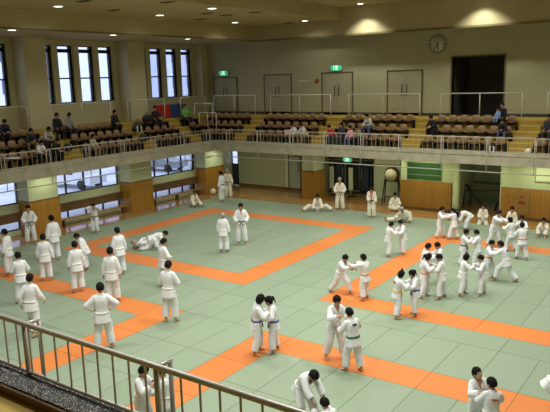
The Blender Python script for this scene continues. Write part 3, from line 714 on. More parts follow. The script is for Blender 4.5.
def person(x, y, head, h, pose='stand', belt='white', hair='short', label='', z=0.0, outfit='gi', vox=None, cols=None, sk=0, over=None, group=None, patch=None, lapel=None, reach=None):
    s = h/1.75; gs = s*(1 + max(0, 1-s)*.4); gk = gs/s; P = dict(POSES[pose])
    if over: P.update(over)
    if reach:
        ry = max(.22, (reach-.12)/s)
        if ry < P['hl'][1]:
            P['hl'] = (P['hl'][0], ry, P['hl'][2]); P['hr'] = (P['hr'][0], ry+.02, P['hr'][2])
        if reach < .56: P['lean'] = min(P['lean'], 7); P['side'] = 7; P['hyaw'] = 18
    lean, side, twist = P.get('lean', 2), P.get('side', 0), P.get('twist', 0)
    hyaw, hpitch = P.get('hyaw', 0), P.get('hpitch', 5)
    C = Matrix.Rotation(radians(twist), 3, 'Z') @ Matrix.Rotation(-radians(lean), 3, 'X') @ Matrix.Rotation(radians(side), 3, 'Y')
    Pm = Matrix.Rotation(-radians(lean*P.get('pk', .5)), 3, 'X') @ Matrix.Rotation(radians(side*.3), 3, 'Y')
    fL, fR = Vector(P['fl'])*s, Vector(P['fr'])*s           # ankles, left is -x
    th, sh = .44*s, .415*s
    hipo = {-1: Pm @ Vector((-.09, 0, -.02))*s, 1: Pm @ Vector((.09, 0, -.02))*s}
    pxy = Vector((*P.get('pxy', (0, 0)), 0))*s
    if 'pz' in P: pz = P['pz']*s
    else:
        pz = .955*s
        for sd, f in ((-1, fL), (1, fR)):
            hp = pxy + hipo[sd]; d2 = (hp.x-f.x)**2 + (hp.y-f.y)**2
            pz = min(pz, f.z + sqrt(max((th+sh)**2*.985 - d2, .01)) - hipo[sd].z)
    pel = Vector((pxy.x, pxy.y, pz))
    hip = {k: pel + v for k, v in hipo.items()}
    # spine
    def frame(t):   # t metres (adult) along the spine from the pelvis
        k = min(max(t/.34, 0), 1); q = Pm.to_quaternion().slerp(C.to_quaternion(), k).to_matrix(); return q
    sp = {}; p = pel.copy(); N = 11; step = .54/N; sp[0] = (p.copy(), frame(0))
    for i in range(1, N+1):
        q = frame((i-.5)*step); p = p + q @ Vector((0, 0, step*s)); sp[i] = (p.copy(), frame(i*step))
    def at(t, X=0, Y=0):
        i = t/step
        if i <= 0: c, q = sp[0]; c = c + q @ Vector((0, 0, t*s))
        else:
            i0 = min(int(i), N-1); c = sp[i0][0].lerp(sp[i0+1][0], min(i-i0, 1.5)); q = sp[min(i0+1, N)][1]
        return c + q @ Vector((X, Y, 0))*s, q
    def trunk(mb, rings, n=16, mi=0):
        rs = []
        for t, rx, ry, yo in rings:
            c, q = at(t); R = []
            for k in range(n):
                a = 2*pi*k/n; cx, sy = cos(a), sin(a)
                R.append(c + q @ Vector((rx*gk*(abs(cx)**.8)*(1 if cx > 0 else -1), yo + ry*gk*(abs(sy)**.8)*(1 if sy > 0 else -1), 0))*s)
            rs.append(R)
        mb.loft(rs, mi)
    fem = hair in ('pony', 'bun', 'bob'); wd = .96 if fem else 1
    kidw = 1 + (1-s)*.12
    sho = {sd: at(.455, sd*.165*wd*kidw, -.005)[0] for sd in (-1, 1)}
    el, wr = {}, {}
    for sd, key in ((-1, 'hl'), (1, 'hr')):
        tgt = Vector(P[key])*s
        pole = P.get('pole_'+key[1], (sd*.5, -.7, -.6))
        el[sd], wr[sd] = ik(sho[sd], tgt, .285*s, .25*s, pole)
    kn, an = {}, {}
    for sd, f, kp in ((-1, fL, P.get('kl', (-.12, 1, 0))), (1, fR, P.get('kr', (.12, 1, 0)))):
        kn[sd], an[sd] = ik(hip[sd], f, th, sh, kp)
    nk, nq = at(.54); HM = C.to_quaternion().slerp(Quaternion(), P.get('hup', .6)).to_matrix() @ Matrix.Rotation(radians(hyaw), 3, 'Z') @ Matrix.Rotation(-radians(hpitch), 3, 'X')
    hs = s*(1 + max(0, 1-s)*.55)*1.09
    hc = nk + (nq @ Vector((0, .015, .055)) + HM @ Vector((0, .025, .085)))*s
    # ---- body, one surface
    B = MB()
    trunk(B, [(-.10, .13, .085, -.01), (-.03, .155, .10, -.01), (.06, .145, .095, 0), (.16, .125, .085, 0), (.28, .145, .10, 0), (.38, .16, .105, 0), (.46, .15, .085, 0), (.51, .09, .06, -.005), (.54, .05, .05, 0)])
    B.cap(at(.50)[0], hc + HM @ Vector((0, -.02, -.05))*hs, .055*s, .05*s, 10)
    H = lambda a, b, c: hc + HM @ (Vector((a, b, c))*hs)
    B.ell(H(0, -.012, .022), (.076*hs, .096*hs, .100*hs), HM, 16)
    B.ell(H(0, .022, -.035), (.060*hs, .064*hs, .072*hs), HM, 14)
    B.cap(H(0, .045, -.085), H(0, .05, -.09), .026*hs, .024*hs, 8)                 # chin
    B.cap(H(0, .085, .012), H(0, .104, -.022), .009*hs, .013*hs, 8)                # nose
    B.cap(H(-.035, .072, .026), H(.035, .072, .026), .013*hs, .013*hs, 8)          # brow
    for sd in (-1, 1):
        B.ell(H(sd*.078, -.008, -.008), (.011*hs, .02*hs, .032*hs), HM, 8)         # ear
        B.ell(H(sd*.035, .06, -.02), (.026*hs, .02*hs, .02*hs), HM, 8)             # cheek
        B.cap(sho[sd]+(C @ Vector((-sd*.03, 0, 0)))*s, el[sd], .056*s, .042*s, 10); B.cap(el[sd], wr[sd], .041*s, .027*s, 10)
        B.cap(hip[sd], kn[sd], .088*s, .056*s, 10); B.cap(kn[sd], an[sd], .054*s, .035*s, 10)
        # calf
        B.ell(kn[sd].lerp(an[sd], .33) - Vector((0, .012*s, 0)), (.05*s, .05*s, .07*s), None, 8)
        fd = (wr[sd]-el[sd]).normalized(); cur = P.get('curl', .55)
        hand_into(B, wr[sd] + fd*.01*s, fd + Vector(P.get('hdir', (0, 0, 0))), sd, s, P.get('palm', (-sd*1.0, .1, -.1)) if not callable(P.get('palm')) else P['palm'](sd), cur)
        # foot
        if 'toe' in P: td = Vector(P['toe'][0 if sd < 0 else 1]).normalized()
        else: td = Vector((sd*.25, 1, 0)).normalized()
        up = Vector((0, 0, 1)) if abs(td.z) < .7 else Vector((0, -1, 0)); A = an[sd]; sdv = td.cross(up).normalized(); up2 = sdv.cross(td)
        if P.get('flat', True) and 'toe' not in P: ank = A
        F = lambda a, b, c: A + (sdv*a + td*b + up2*c)*s
        def fr_(b, w_, zt, zb=-.075, n=8):
            return [F(w_*cos(2*pi*i/n), b, (zt+zb)/2 + (zt-zb)/2*sin(2*pi*i/n)) for i in range(n)]
        if outfit == 'gi':
            B.loft([fr_(-.055, .026, -.02), fr_(-.03, .036, .02), fr_(.03, .036, .02), fr_(.09, .042, -.025), fr_(.14, .048, -.045), fr_(.165, .046, -.052)])
            for q, (tx, tl) in enumerate(((-.034, .03), (-.013, .028), (.006, .024), (.023, .02), (.037, .014))):
                B.cap(F(tx*-sd*-1, .16, -.064), F(tx*-sd*-1, .165+tl, -.066), .011*s if q == 0 else .009*s, .0095*s, 6)
        else:
            B.loft([fr_(-.04, .026, -.02), fr_(.0, .034, .01), fr_(.06, .034, -.03), fr_(.13, .036, -.05)])
    dist = sqrt(x*x + y*y)
    vx = vox or (.0115 if dist < 19 else .0125 if dist < 26 else .014)
    root = bpy.data.objects.new('person', bpy.data.meshes.new('person')); COL.objects.link(root)
    root.location = (x, y, z); root.rotation_euler.z = radians(head - 90)
    tag(root, label, 'person', group)
    ex = MB()
    for sd in (-1, 1):
        ex.ell(H(sd*.032, .079, .002), (.0125*hs, .008*hs, .0075*hs), HM, 8, 0); ex.ell(H(sd*.034, .086, .024), (.02*hs, .006*hs, .005*hs), HM, 6, 2)
    ex.ell(H(0, .082, -.058), (.024*hs, .008*hs, .007*hs), HM, 8, 1)
    PENDING.append((B, vx, root, [SK[sk], EYE, LIP, HAIRM['black']], ex, None))
    def child(name, mb, m, v=None, cut=None, parent=root):
        if v is None:
            o = mb.build(name, m, parent); return o
        o = bpy.data.objects.new(name, bpy.data.meshes.new(name)); COL.objects.link(o); o.parent = parent
        PENDING.append((mb, v, o, m if isinstance(m, list) else [m], None, cut)); return o
    if hair != 'none':
        hm = HAIRM['grey'] if hair in ('grey', 'bald') else HAIRM[P.get('hcol', (cols or {}).get('hair', 'black'))]
        child('hair', hair_mesh('short' if hair == 'grey' else hair, hc, HM, hs), hm, .010)
    # ---- clothes
    gm = GI if outfit == 'gi' else None
    Cq = at(.40)[1]; Cp = at(.40)[0]
    if outfit == 'gi':
        gm = GI2 if P.get('old') else GI
        J = MB(); sk_len = P.get('skirt', .2)
        rr = [(.08, .163, .122, 0), (.18, .158, .12, 0), (.28, .175, .132, 0), (.38, .188, .135, 0), (.45, .175, .115, 0), (.50, .115, .085, -.01), (.535, .078, .068, -.012)]
        low = [(-sk_len, .222, .17, -.005), (-.10, .20, .152, -.005), (0, .18, .135, -.005)] if sk_len > .12 else [(-sk_len, .19, .15, -.01), (0, .18, .135, -.005)]
        trunk(J, low + rr)
        for sd in (-1, 1):
            J.cap(sho[sd]+(C @ Vector((-sd*.03, 0, -.005)))*s, el[sd], .088*gs, .082*gs, 12); e2 = el[sd].lerp(wr[sd], .86)
            J.cap(el[sd], e2, .083*gs, .078*gs, 12, True)
        Ci = Cq.inverted()
        def cut(v):
            q = (Ci @ (v - Cp))/s     # chest frame
            return q.y > .03*gk and q.z > -.10 and abs(q.x) < (q.z+.10)*.34 and q.z < .17
        jk = child('judo_jacket', J, gm, max(vx, .0135), cut)
        lp = MB()
        for sd in (-1, 1):
            pts = []
            for t in (.0, .12, .28, .40, .50, .545):
                xx = sd*max((t-.30), -.0)*.36 if t > .30 else -sd*(.30-t)*.12
                yy = {0: .142, .12: .138, .28: .142, .40: .14, .50: .085, .545: .035}[t]
                if abs(t-.545) < 1e-6: xx = sd*.075
                pts.append(at(t, xx*gk, yy*gk)[0])
            lp.path(pts, .016*s, 6)
        bk = [at(.545, .075, .035)[0], at(.55, .06, -.05)[0], at(.552, 0, -.078)[0], at(.55, -.06, -.05)[0], at(.545, -.075, .035)[0]]
        lp.path(bk, .016*s, 6)
        child('lapel', lp, mat('lapel_red', (.5, .06, .04), .7) if lapel == 'red' else gm, None, parent=jk)
        T = MB(); trunk(T, [(-.13, .15, .11, -.005), (-.04, .172, .125, -.005), (.06, .15, .11, 0)])
        for sd in (-1, 1):
            T.cap(hip[sd], kn[sd], .120*gs, .108*gs, 12); T.cap(kn[sd], kn[sd].lerp(an[sd], .84), .105*gs, .104*gs, 12, True)
        child('judo_trousers', T, gm, max(vx, .0135))
        # belt
        bm_ = mat('belt_'+belt, BELT[belt], .6, noise=.05, nscale=10)
        bt = MB()
        def br(t, g): 
            c, q = at(t); return [c + q @ Vector(((.178+g)*gk*(abs(cos(a))**.8)*(1 if cos(a) > 0 else -1), (.137+g)*gk*(abs(sin(a))**.8)*(1 if sin(a) > 0 else -1), 0))*s for a in [2*pi*i/24 for i in range(24)]]
        bt.loft([br(.035, -.02), br(.033, .005), br(.057, .010), br(.082, .003), br(.080, -.02)], close=False)
        kc, kq = at(.055, 0, .15*gk); bt.ell(kc, (.035*s, .022*s, .024*s), kq, 8)
        for sd in (-1, 1):
            bt.cap(at(.05, sd*.01, .155*gk)[0], at(-.14, sd*.06, .178*gk)[0], .014*s, .016*s, 6)
        child('belt', bt, bm_)
    else:
        c_ = cols or {}
        tm = mat('cloth_'+c_['top'], CLOTH[c_['top']], .8, noise=.08, nscale=8, bump=.3); lm = mat('cloth_'+c_['low'], CLOTH[c_['low']], .8, noise=.08, nscale=8, bump=.3)
        J = MB(); trunk(J, [(-.12, .18, .14, -.01), (0, .172, .128, -.005), (.1, .158, .118, 0), (.28, .17, .128, 0), (.38, .18, .13, 0), (.46, .165, .11, 0), (.50, .11, .08, -.01), (.54, .07, .066, -.01)])
        for sd in (-1, 1):
            J.cap(sho[sd]+(C @ Vector((-sd*.03, 0, -.005)))*s, el[sd], .074*gs, .06*gs, 10); J.cap(el[sd], el[sd].lerp(wr[sd], .92), .06*gs, .045*gs, 10, True)
        child('coat' if c_['top'] in ('black', 'dark') else 'sweater', J, tm, .018)
        T = MB(); trunk(T, [(-.13, .145, .11, -.01), (-.03, .165, .12, -.01), (.05, .15, .11, 0)])
        for sd in (-1, 1):
            T.cap(hip[sd], kn[sd], .10*gs, .075*gs, 10); T.cap(kn[sd], kn[sd].lerp(an[sd], .9), .072*gs, .058*gs, 10, True)
        child('trousers', T, lm, .018)
        for sd in (-1, 1):
            A = an[sd]; td = Vector((sd*.2, 1, 0)).normalized(); sdv = Vector((td.y, -td.x, 0)); q = MB(); F = lambda a, b, c: A + (sdv*a + td*b + Vector((0, 0, c)))*s
            def fr2(b, w_, zt, zb=-.08): return [F(w_*cos(2*pi*i/8), b, (zt+zb)/2 + (zt-zb)/2*sin(2*pi*i/8)) for i in range(8)]
            q.loft([fr2(-.07, .032, .0), fr2(-.03, .044, .03), fr2(.04, .044, .02), fr2(.11, .048, -.025), (fr2(.175, .044, -.04)), fr2(.19, .03, -.05)])
            child('shoe', q, mat('dark_shoe', (.03, .025, .022), .4))
    if patch:
        for (px_, pz_, w_, h_, cname, colr) in patch:
            pm = MB(); c, q = at(.30+pz_, px_, -.142*gk)
            if cname == 'strokes':
                for (a, b) in (((-.5, .45), (.5, .45)), ((0, .5), (0, .1)), ((-.4, .2), (.4, .25)), ((-.35, 0), (.4, 0)), ((-.3, 0), (-.35, -.45)), ((.3, 0), (.35, -.45)), ((-.3, -.25), (.3, -.22)), ((0, 0), (0, -.5))):
                    pm.tube(c + q @ Vector((a[0]*w_, 0, a[1]*h_))*s, c + q @ Vector((b[0]*w_, 0, b[1]*h_))*s, .008*s, 5)
            else:
                V = [c + q @ Vector((aa*w_/2, yy, bb*h_/2))*s for yy in (-.012, .02) for aa, bb in ((-1, -1), (1, -1), (1, 1), (-1, 1))]
                pm.add(V, [(0, 1, 2, 3), (7, 6, 5, 4), (0, 4, 5, 1), (1, 5, 6, 2), (2, 6, 7, 3), (3, 7, 4, 0)])
            child('name_patch' if cname != 'strokes' else 'back_lettering', pm, mat('patch_%s' % colr, {'navy': (.03, .05, .12), 'red': (.5, .06, .05), 'blue': (.04, .10, .30)}[colr], .7), parent=jk)
    return root

CLOTH = {'black': (.012, .012, .015), 'dark': (.03, .032, .042), 'navy': (.02, .028, .06), 'grey': (.27, .27, .27), 'lightgrey': (.42, .42, .36), 'beige': (.42, .37, .27), 'white': (.72, .72, .70), 'green': (.13, .42, .07), 'red': (.42, .03, .03), 'pink': (.75, .34, .42), 'brown': (.12, .06, .03), 'blue': (.22, .34, .58), 'jeans': (.08, .11, .2), 'khaki': (.25, .21, .12), 'cream': (.62, .6, .5)}
A0, Z0 = .14, .085
POSES = {
 'stand': dict(fl=(-A0, 0, Z0), fr=(A0, .02, Z0), hl=(-.26, .07, .83), hr=(.26, .07, .83)),
 'wide': dict(fl=(-.22, -.04, Z0), fr=(.22, .06, Z0), hl=(-.30, .12, .86), hr=(.30, .12, .86)),
 'hips': dict(fl=(-.17, 0, Z0), fr=(.18, .03, Z0), hl=(-.20, .09, 1.04), hr=(.20, .09, 1.04), pole_l=(-1, -.3, 0), pole_r=(1, -.3, 0)),
 'front': dict(fl=(-.14, 0, Z0), fr=(.15, .04, Z0), hl=(-.09, .24, 1.08), hr=(.11, .24, 1.05), hpitch=18, pole_l=(-.8, -.4, -.5), pole_r=(.8, -.4, -.5)),
 'belt': dict(fl=(-.16, 0, Z0), fr=(.17, .03, Z0), hl=(-.17, .20, .97), hr=(.17, .20, .97), pole_l=(-.9, -.5, -.2), pole_r=(.9, -.5, -.2), hpitch=12),
 'walk': dict(fl=(-.12, .30, Z0), fr=(.13, -.30, Z0+.03), hl=(-.28, .0, .86), hr=(.25, .25, .90), lean=6),
 'band': dict(fl=(-.12, 0, Z0), fr=(.13, .08, Z0), hl=(-.12, .16, 1.60), hr=(.12, .16, 1.58), pole_l=(-1, .2, -.3), pole_r=(1, .2, -.3), hpitch=12),
 'grip': dict(lean=9, fl=(-.18, .12, Z0), fr=(.19, -.16, Z0), hl=(-.15, .38, 1.20), hr=(.15, .40, 1.30), hpitch=12, pxy=(0, -.03), curl=1.1, pole_l=(-.7, -.2, -.8), pole_r=(.7, -.2, -.8)),
 'gripfar': dict(lean=20, fl=(-.2, .10, Z0), fr=(.2, -.28, Z0), hl=(-.16, .62, 1.18), hr=(.16, .64, 1.30), hpitch=8, pxy=(0, -.10), curl=1.1, pole_l=(-.7, -.2, -.8), pole_r=(.7, -.2, -.8)),
 'gripclose': dict(lean=12, fl=(-.18, .02, Z0), fr=(.19, -.18, Z0), hl=(-.17, .34, 1.10), hr=(.17, .32, 1.28), hpitch=22, pxy=(0, -.06), curl=1.1, pole_l=(-.7, -.2, -.8), pole_r=(.7, -.2, -.8)),
 'gripbend': dict(lean=42, fl=(-.2, .10, Z0), fr=(.22, -.40, Z0), hl=(-.16, .72, .98), hr=(.16, .74, 1.08), hpitch=10, pxy=(0, -.22), curl=1.1),
 'lunge': dict(lean=24, fl=(-.16, .34, Z0), fr=(.16, -.42, Z0), hl=(-.16, .60, 1.08), hr=(.18, .62, 1.16), hpitch=8, pxy=(0, -.02), pz=.84, curl=1.1),
 'bend': dict(lean=68, fl=(-.2, .1, Z0), fr=(.2, -.12, Z0), hl=(-.16, .62, .62), hr=(.18, .66, .68), hpitch=15, pxy=(0, -.22), hup=.25, skirt=.16),
 'bow': dict(lean=88, fl=(-.14, .02, Z0), fr=(.14, 0, Z0), hl=(-.15, .42, .42), hr=(.15, .42, .42), hpitch=20, pxy=(0, -.24), hup=.1, skirt=.16),
 'seiza': dict(lean=5, pz=.30, fl=(-.1, -.20, .06), fr=(.1, -.20, .06), kl=(-.2, 1, .1), kr=(.2, 1, .1), hl=(-.14, .26, .36), hr=(.14, .26, .36), toe=((0, -1, -.1), (0, -1, -.1)), skirt=.1),
 'kneesup': dict(lean=14, pz=.14, pxy=(0, -.2), fl=(-.16, .36, Z0), fr=(.16, .38, Z0), kl=(-.25, .2, 1), kr=(.25, .2, 1), hl=(-.13, .26, .50), hr=(.13, .26, .48), skirt=.08, hpitch=10),
 'cross': dict(lean=10, pz=.14, pxy=(0, -.1), fl=(.16, .30, .07), fr=(-.16, .34, .07), kl=(-1, .6, .3), kr=(1, .6, .3), hl=(-.2, .26, .30), hr=(.2, .26, .30), skirt=.08, toe=((1, .2, 0), (-1, .2, 0)), hpitch=15),
 'split': dict(lean=16, pz=.14, fl=(-.78, .30, .07), fr=(.78, .30, .07), kl=(-.3, .3, 1), kr=(.3, .3, 1), hl=(-.22, .42, .12), hr=(.22, .42, .12), skirt=.08, toe=((-.2, .3, 1), (.2, .3, 1)), hpitch=20),
 'sidesit': dict(lean=30, pz=.14, fr=(.95, .05, .08), fl=(-.30, .20, .08), kr=(.2, .2, 1), kl=(-.5, .6, 1), hr=(.42, .26, .2), hl=(-.2, .30, .34), side=12, skirt=.08, toe=((-.3, 1, 0), (.4, .1, 1)), hpitch=25),
 'longsit': dict(lean=12, pz=.14, fl=(-.10, .80, .08), fr=(.30, .62, .08), kl=(-.2, .3, 1), kr=(.5, .4, 1), hl=(-.12, .36, .32), hr=(.16, .40, .40), skirt=.08, toe=((0, .4, 1), (.2, .8, .5)), hpitch=15),
 'supine': dict(lean=-80, pz=.16, pk=.95, fl=(-.24, .44, Z0), fr=(.26, .40, Z0), kl=(-.3, .2, 1), kr=(.3, .2, 1), hl=(-.22, -.10, .42), hr=(.24, -.06, .40), hup=.0, hpitch=25, skirt=.08, pole_l=(-1, 0, .3), pole_r=(1, 0, .3)),
 'prone': dict(lean=80, pz=.34, pk=.9, fl=(-.25, -.74, .10), fr=(.30, -.66, .10), kl=(-.4, .3, -.6), kr=(.4, .3, -.6), hl=(-.30, .62, .14), hr=(.26, .66, .16), hup=.0, hpitch=-15, skirt=.1, toe=((0, -.8, -.5), (0, -.8, -.5))),
 'chair': dict(lean=6, pz=.52, fl=(-.14, .46, Z0), fr=(.14, .44, Z0), kl=(-.1, .6, 1), kr=(.1, .6, 1), hl=(-.13, .34, .60), hr=(.13, .36, .60), hpitch=12),
 'chairlean': dict(lean=34, pz=.52, fl=(-.16, .40, Z0), fr=(.16, .36, Z0), kl=(-.1, .6, 1), kr=(.1, .6, 1), hl=(-.10, .56, .66), hr=(.12, .58, .62), hpitch=10),
 'chairback': dict(lean=-8, pz=.52, fl=(-.18, .60, Z0), fr=(.10, .66, Z0), kl=(-.1, .6, 1), kr=(.1, .6, 1), hl=(-.26, .34, .74), hr=(.24, .30, .66), hpitch=8),
}

# key: x, y, facing (degrees in plan, or the key of the partner faced), height, pose, belt, hair, label, extras
def away(x, y, turn): return math.degrees(math.atan2(y, x)) - turn     # 0 = back to the near balcony, 180 = facing it
J = [
 ('bk1', -25.36, 16.75, 180, 1.76, 'belt', 'black', 'short', 'judoka with black belt standing before the leftmost wooden pillar, facing us', {}),
 ('p2', -21.9, 15.48, 335, 1.86, 'stand', 'white', 'short', 'tall judoka with his back to us, right of the man by the leftmost pillar', {}),
 ('p3', -21.75, 13.35, 300, 1.76, 'stand', 'white', 'short', 'judoka at the very left edge of view standing above the start of the orange border', {}),
 ('p4', -19.9, 13.61, 5, 1.72, 'stand', 'white', 'short', 'judoka seen from behind standing on the left end of the orange border', {}),
 ('p5', -17.84, 13.4, 350, 1.76, 'stand', 'white', 'short', 'judoka seen from behind hiding a smaller one who bends forward beside him', {}),
 ('p6', -19.75, 15.3, 285, 1.50, 'stand', 'white', 'short', 'smaller judoka half hidden, head low, behind the shoulder of a standing man', {'over': dict(lean=28, hpitch=30)}),
 ('p7', -24.42, 19.6, 200, 1.42, 'band', 'black', 'short', 'slim judoka by the windows with both hands raised to the face, black belt', {}),
 ('p8', -18.09, 15.51, 335, 1.78, 'stand', 'white', 'short', 'judoka standing sideways on the orange border just left of the wrestling pair', {}),
 ('p9', -15.95, 13.28, 12, 1.82, 'stand', 'white', 'short', 'tall judoka from behind left of the two standing one behind the other', {}),
 ('p10', -13.26, 10.63, 3, 1.82, 'hips', 'white', 'short', 'judoka with hands on hips, back to us, nearest to the foreground railing', {}),
 ('p11', -15.86, 10.26, 25, 1.80, 'walk', 'white', 'short', 'judoka striding away just above the foreground railing at left', {}),
 ('p12', -18.5, 11.7, 350, 1.70, 'front', 'white', 'short', 'judoka at left half hidden behind the striding man', {}),
 ('p13', -15.65, 15.3, 60, 1.72, 'front', 'white', 'short', 'rear one of two judoka standing one behind the other left of centre', {}),
 ('p14', -13.14, 13.0, 25, 1.84, 'front', 'white', 'short', 'front one of two judoka one behind the other, at the corner of the orange border', {}),
 ('s16', -24.80, 26.95, 150, 1.72, 'longsit', 'white', 'brown', 'judoka sitting on the mat edge below the windows, legs stretched', {'old': 1}),
 ('p17', -24.03, 28.56, 300, 1.80, 'stand', 'black', 'short', 'judoka with his back to us and black belt at the corner pillar', {}),
 ('p18', -24.45, 29.65, 190, 1.76, 'stand', 'black', 'grey', 'judoka facing us with black belt at the corner pillar, fair haired', {'old': 1}),
 ('o19', -16.77, 19.89, 20, 1.66, 'stand', 'white', 'bald', 'bald older judoka from behind in the middle of the orange square', {}),
 ('o20', -16.97, 21.36, 180, 1.80, 'belt', 'black', 'short', 'judoka with black belt facing us inside the orange square, hands at his belt', {}),
 ('c1l', -9.58, 12.62, 'c1r', 1.60, 'gripclose', 'purple', 'bob', 'judoka with bushy black hair gripping a girl with ponytail at the centre front', {'over': dict(hup=.7)}),
 ('c1r', -9.33, 12.86, 'c1l', 1.50, 'gripclose', 'blue', 'pony', 'girl with short ponytail and blue belt grappling at the centre front', {'over': dict(lean=16)}),
 ('c2l', -7.74, 13.36, 'c2r', 1.70, 'grip', 'white', 'short', 'tall judoka facing us who grips a boy with a green belt', {}),
 ('c2r', -7.06, 12.98, 'c2l', 1.56, 'gripclose', 'green', 'short', 'boy with green belt and dark lettering on his back, centre front', {'patch': [(0, .08, .15, .06, 'strokes', 'navy')]}),
 ('l23', -10.12, 17.86, 'r23', 1.45, 'lunge', 'white', 'short', 'boy leaning forward with arms stretched at his partner in orange belt', {}),
 ('r23', -9.13, 17.68, 'l23', 1.47, 'gripfar', 'orange', 'short', 'boy with orange belt seen from behind reaching for the leaning boy', {'over': dict(lean=5, fl=(-.17, -.05, Z0), fr=(.19, .05, Z0), pxy=(0, 0), hl=(-.16, .55, 1.25), hr=(.16, .56, 1.3))}),
 ('l24', -7.60, 16.83, 'r24', 1.42, 'gripclose', 'yellow', 'bun', 'girl with top knot and red mark on her back holding a girl with long ponytail', {'patch': [(-.02, .08, .16, .06, 'patch', 'red')]}),
 ('r24', -7.28, 17.20, 'l24', 1.38, 'gripclose', 'blue', 'pony', 'girl with long ponytail and blue belt held by the girl with top knot', {}),
 ('l25', -10.68, 22.74, 'r25', 1.38, 'gripclose', 'white', 'short', 'left child of the pair right below the stretching judoka', {}),
 ('r25', -10.35, 23.18, 'l25', 1.40, 'gripclose', 'white', 'short', 'right child of the pair right below the stretching judoka', {}),
 ('bl26', -8.10, 20.10, 'br26', 1.44, 'gripclose', 'white', 'short', 'left boy of the rear pair in the tight group of four', {}),
 ('br26', -7.75, 20.40, 'bl26', 1.44, 'gripclose', 'white', 'short', 'right boy of the rear pair in the tight group of four', {}),
 ('fl26', -7.58, 18.85, 'fr26', 1.46, 'gripclose', 'orange', 'pony', 'girl with ponytail in the front pair of the tight group of four', {}),
 ('fr26', -7.16, 19.00, 'fl26', 1.44, 'gripclose', 'white', 'short', 'boy facing the ponytail girl in the front pair of the group of four', {}),
 ('l27', -6.66, 19.66, 'r27', 1.36, 'grip', 'white', 'bun', 'left child of the pair alone on the green, right of the group of four', {}),
 ('r27', -6.14, 19.98, 'l27', 1.32, 'grip', 'white', 'short', 'right child of the pair alone on the green, right of the group of four', {}),
 ('l28', -7.77, 22.95, 'r28', 1.38, 'grip', 'black', 'short', 'boy with black belt gripping a partner on the orange border at right', {}),
 ('r28', -7.30, 23.04, 'l28', 1.36, 'grip', 'white', 'short', 'child held by the boy with black belt on the orange border at right', {}),
 ('l29', -6.52, 21.84, 'r29', 1.36, 'grip', 'orange', 'short', 'boy with orange belt whose partner lunges at him, right side', {}),
 ('r29', -5.92, 21.76, 'l29', 1.50, 'lunge', 'white', 'short', 'child lunging low at the boy with orange belt, right side', {'patch': [(.0, .08, .14, .07, 'strokes', 'navy')]}),
 ('l30', -10.02, 26.45, 'r30', 1.40, 'grip', 'white', 'short', 'left child of the pair before the board wall, beside one bowing low', {}),
 ('r30', -9.50, 26.45, 'l30', 1.36, 'gripfar', 'white', 'short', 'right child of the pair before the board wall, leaning in', {}),
 ('bow31', -9.6, 28.4, 178, 1.32, 'bow', 'white', 'short', 'child bowing low with a dark head of hair toward the left, near the dark recess', {'head2': 262}),
 ('k31', -9.31, 30.0, 180, 1.50, 'seiza', 'white', 'short', 'child kneeling upright at the far edge of the mats before the recess', {'old': 1}),
 ('a32', -7.55, 26.1, 'c32', 1.58, 'gripfar', 'white', 'short', 'bigger judoka stretching both arms to the children at far right', {}),
 ('b32', -7.42, 27.88, 185, 1.36, 'stand', 'white', 'short', 'child standing behind the crowd at far right, yellowish suit', {'old': 1}),
 ('c32', -6.85, 25.75, 'a32', 1.36, 'grip', 'white', 'bob', 'child gripped by the bigger judoka at far right', {}),
 ('d32', -6.55, 26.2, 200, 1.40, 'grip', 'white', 'short', 'child behind the front boy with orange belt in the far right cluster', {}),
 ('e32', -6.16, 24.73, 'c32', 1.42, 'grip', 'orange', 'short', 'boy with orange belt in front of the far right cluster', {}),
 ('s33', -6.35, 28.85, 190, 1.50, 'kneesup', 'white', 'short', 'child sitting with knees drawn up at the right edge before the boards', {'old': 1}),
 ('s34', -17.84, 29.05, 180, 1.78, 'split', 'white', 'short', 'judoka sitting with legs spread wide in front of the free-standing pillar', {'old': 1}),
 ('s35', -16.75, 29.55, 190, 1.78, 'belt', 'black', 'grey', 'older judoka with black belt standing in front of the dark entrance', {'old': 1}),
 ('s36', -14.46, 28.69, 185, 1.62, 'stand', 'black', 'short', 'judoka with red collar and black belt standing left of the drum', {'old': 1, 'lapel': 'red', 'over': dict(lean=10, hpitch=20, hl=(-.24, .2, .80), hr=(.12, .24, .96))}),
 ('s37', -14.35, 31.2, 185, 1.70, 'cross', 'black', 'short', 'judoka sitting cross-legged directly below the drum', {'old': 1}),
 ('s38', -12.62, 28.6, 190, 1.72, 'sidesit', 'black', 'bald', 'judoka stretching one leg sideways on the mats right of the drum', {'old': 1}),
 ('l40', -9.32, 8.34, 'r40', 1.42, 'gripclose', 'white', 'short', 'child behind the foreground railing post seen in profile', {}),
 ('r40', -8.88, 8.50, 'l40', 1.40, 'gripclose', 'white', 'short', 'child with a dark patch on the back behind the foreground railing post', {'patch': [(.0, .05, .09, .22, 'strokes', 'navy')]}),
 ('b41', -6.63, 10.29, 'b41b', 1.55, 'bend', 'white', 'short', 'judoka bent double at the bottom of the view pulling a partner down', {'over': dict(lean=52)}),
 ('b41b', -5.83, 9.93, 'b41', 1.42, 'seiza', 'white', 'short', 'kneeling partner at the bottom of the view, only the dark head showing', {'over': dict(lean=26, hl=(-.16, .5, .75), hr=(.16, .52, .7), hpitch=30)}),
 ('l42', -3.60, 11.75, 'r42', 1.42, 'grip', 'white', 'short', 'boy at bottom right whose face looks up toward us over his partner', {'over': dict(hpitch=-24), 'patch': [(-.13, .15, .05, .02, 'patch', 'blue')]}),
 ('r42', -3.26, 11.35, 'l42', 1.42, 'gripclose', 'white', 'short', 'boy seen from behind with dark round head at bottom right', {'patch': [(0, .07, .17, .04, 'strokes', 'red')]}),
 ('p43', -2.42, 13.25, 85, 1.50, 'bend', 'white', 'short', 'judoka bending at the bottom right edge of view, mostly cut off', {}),
]
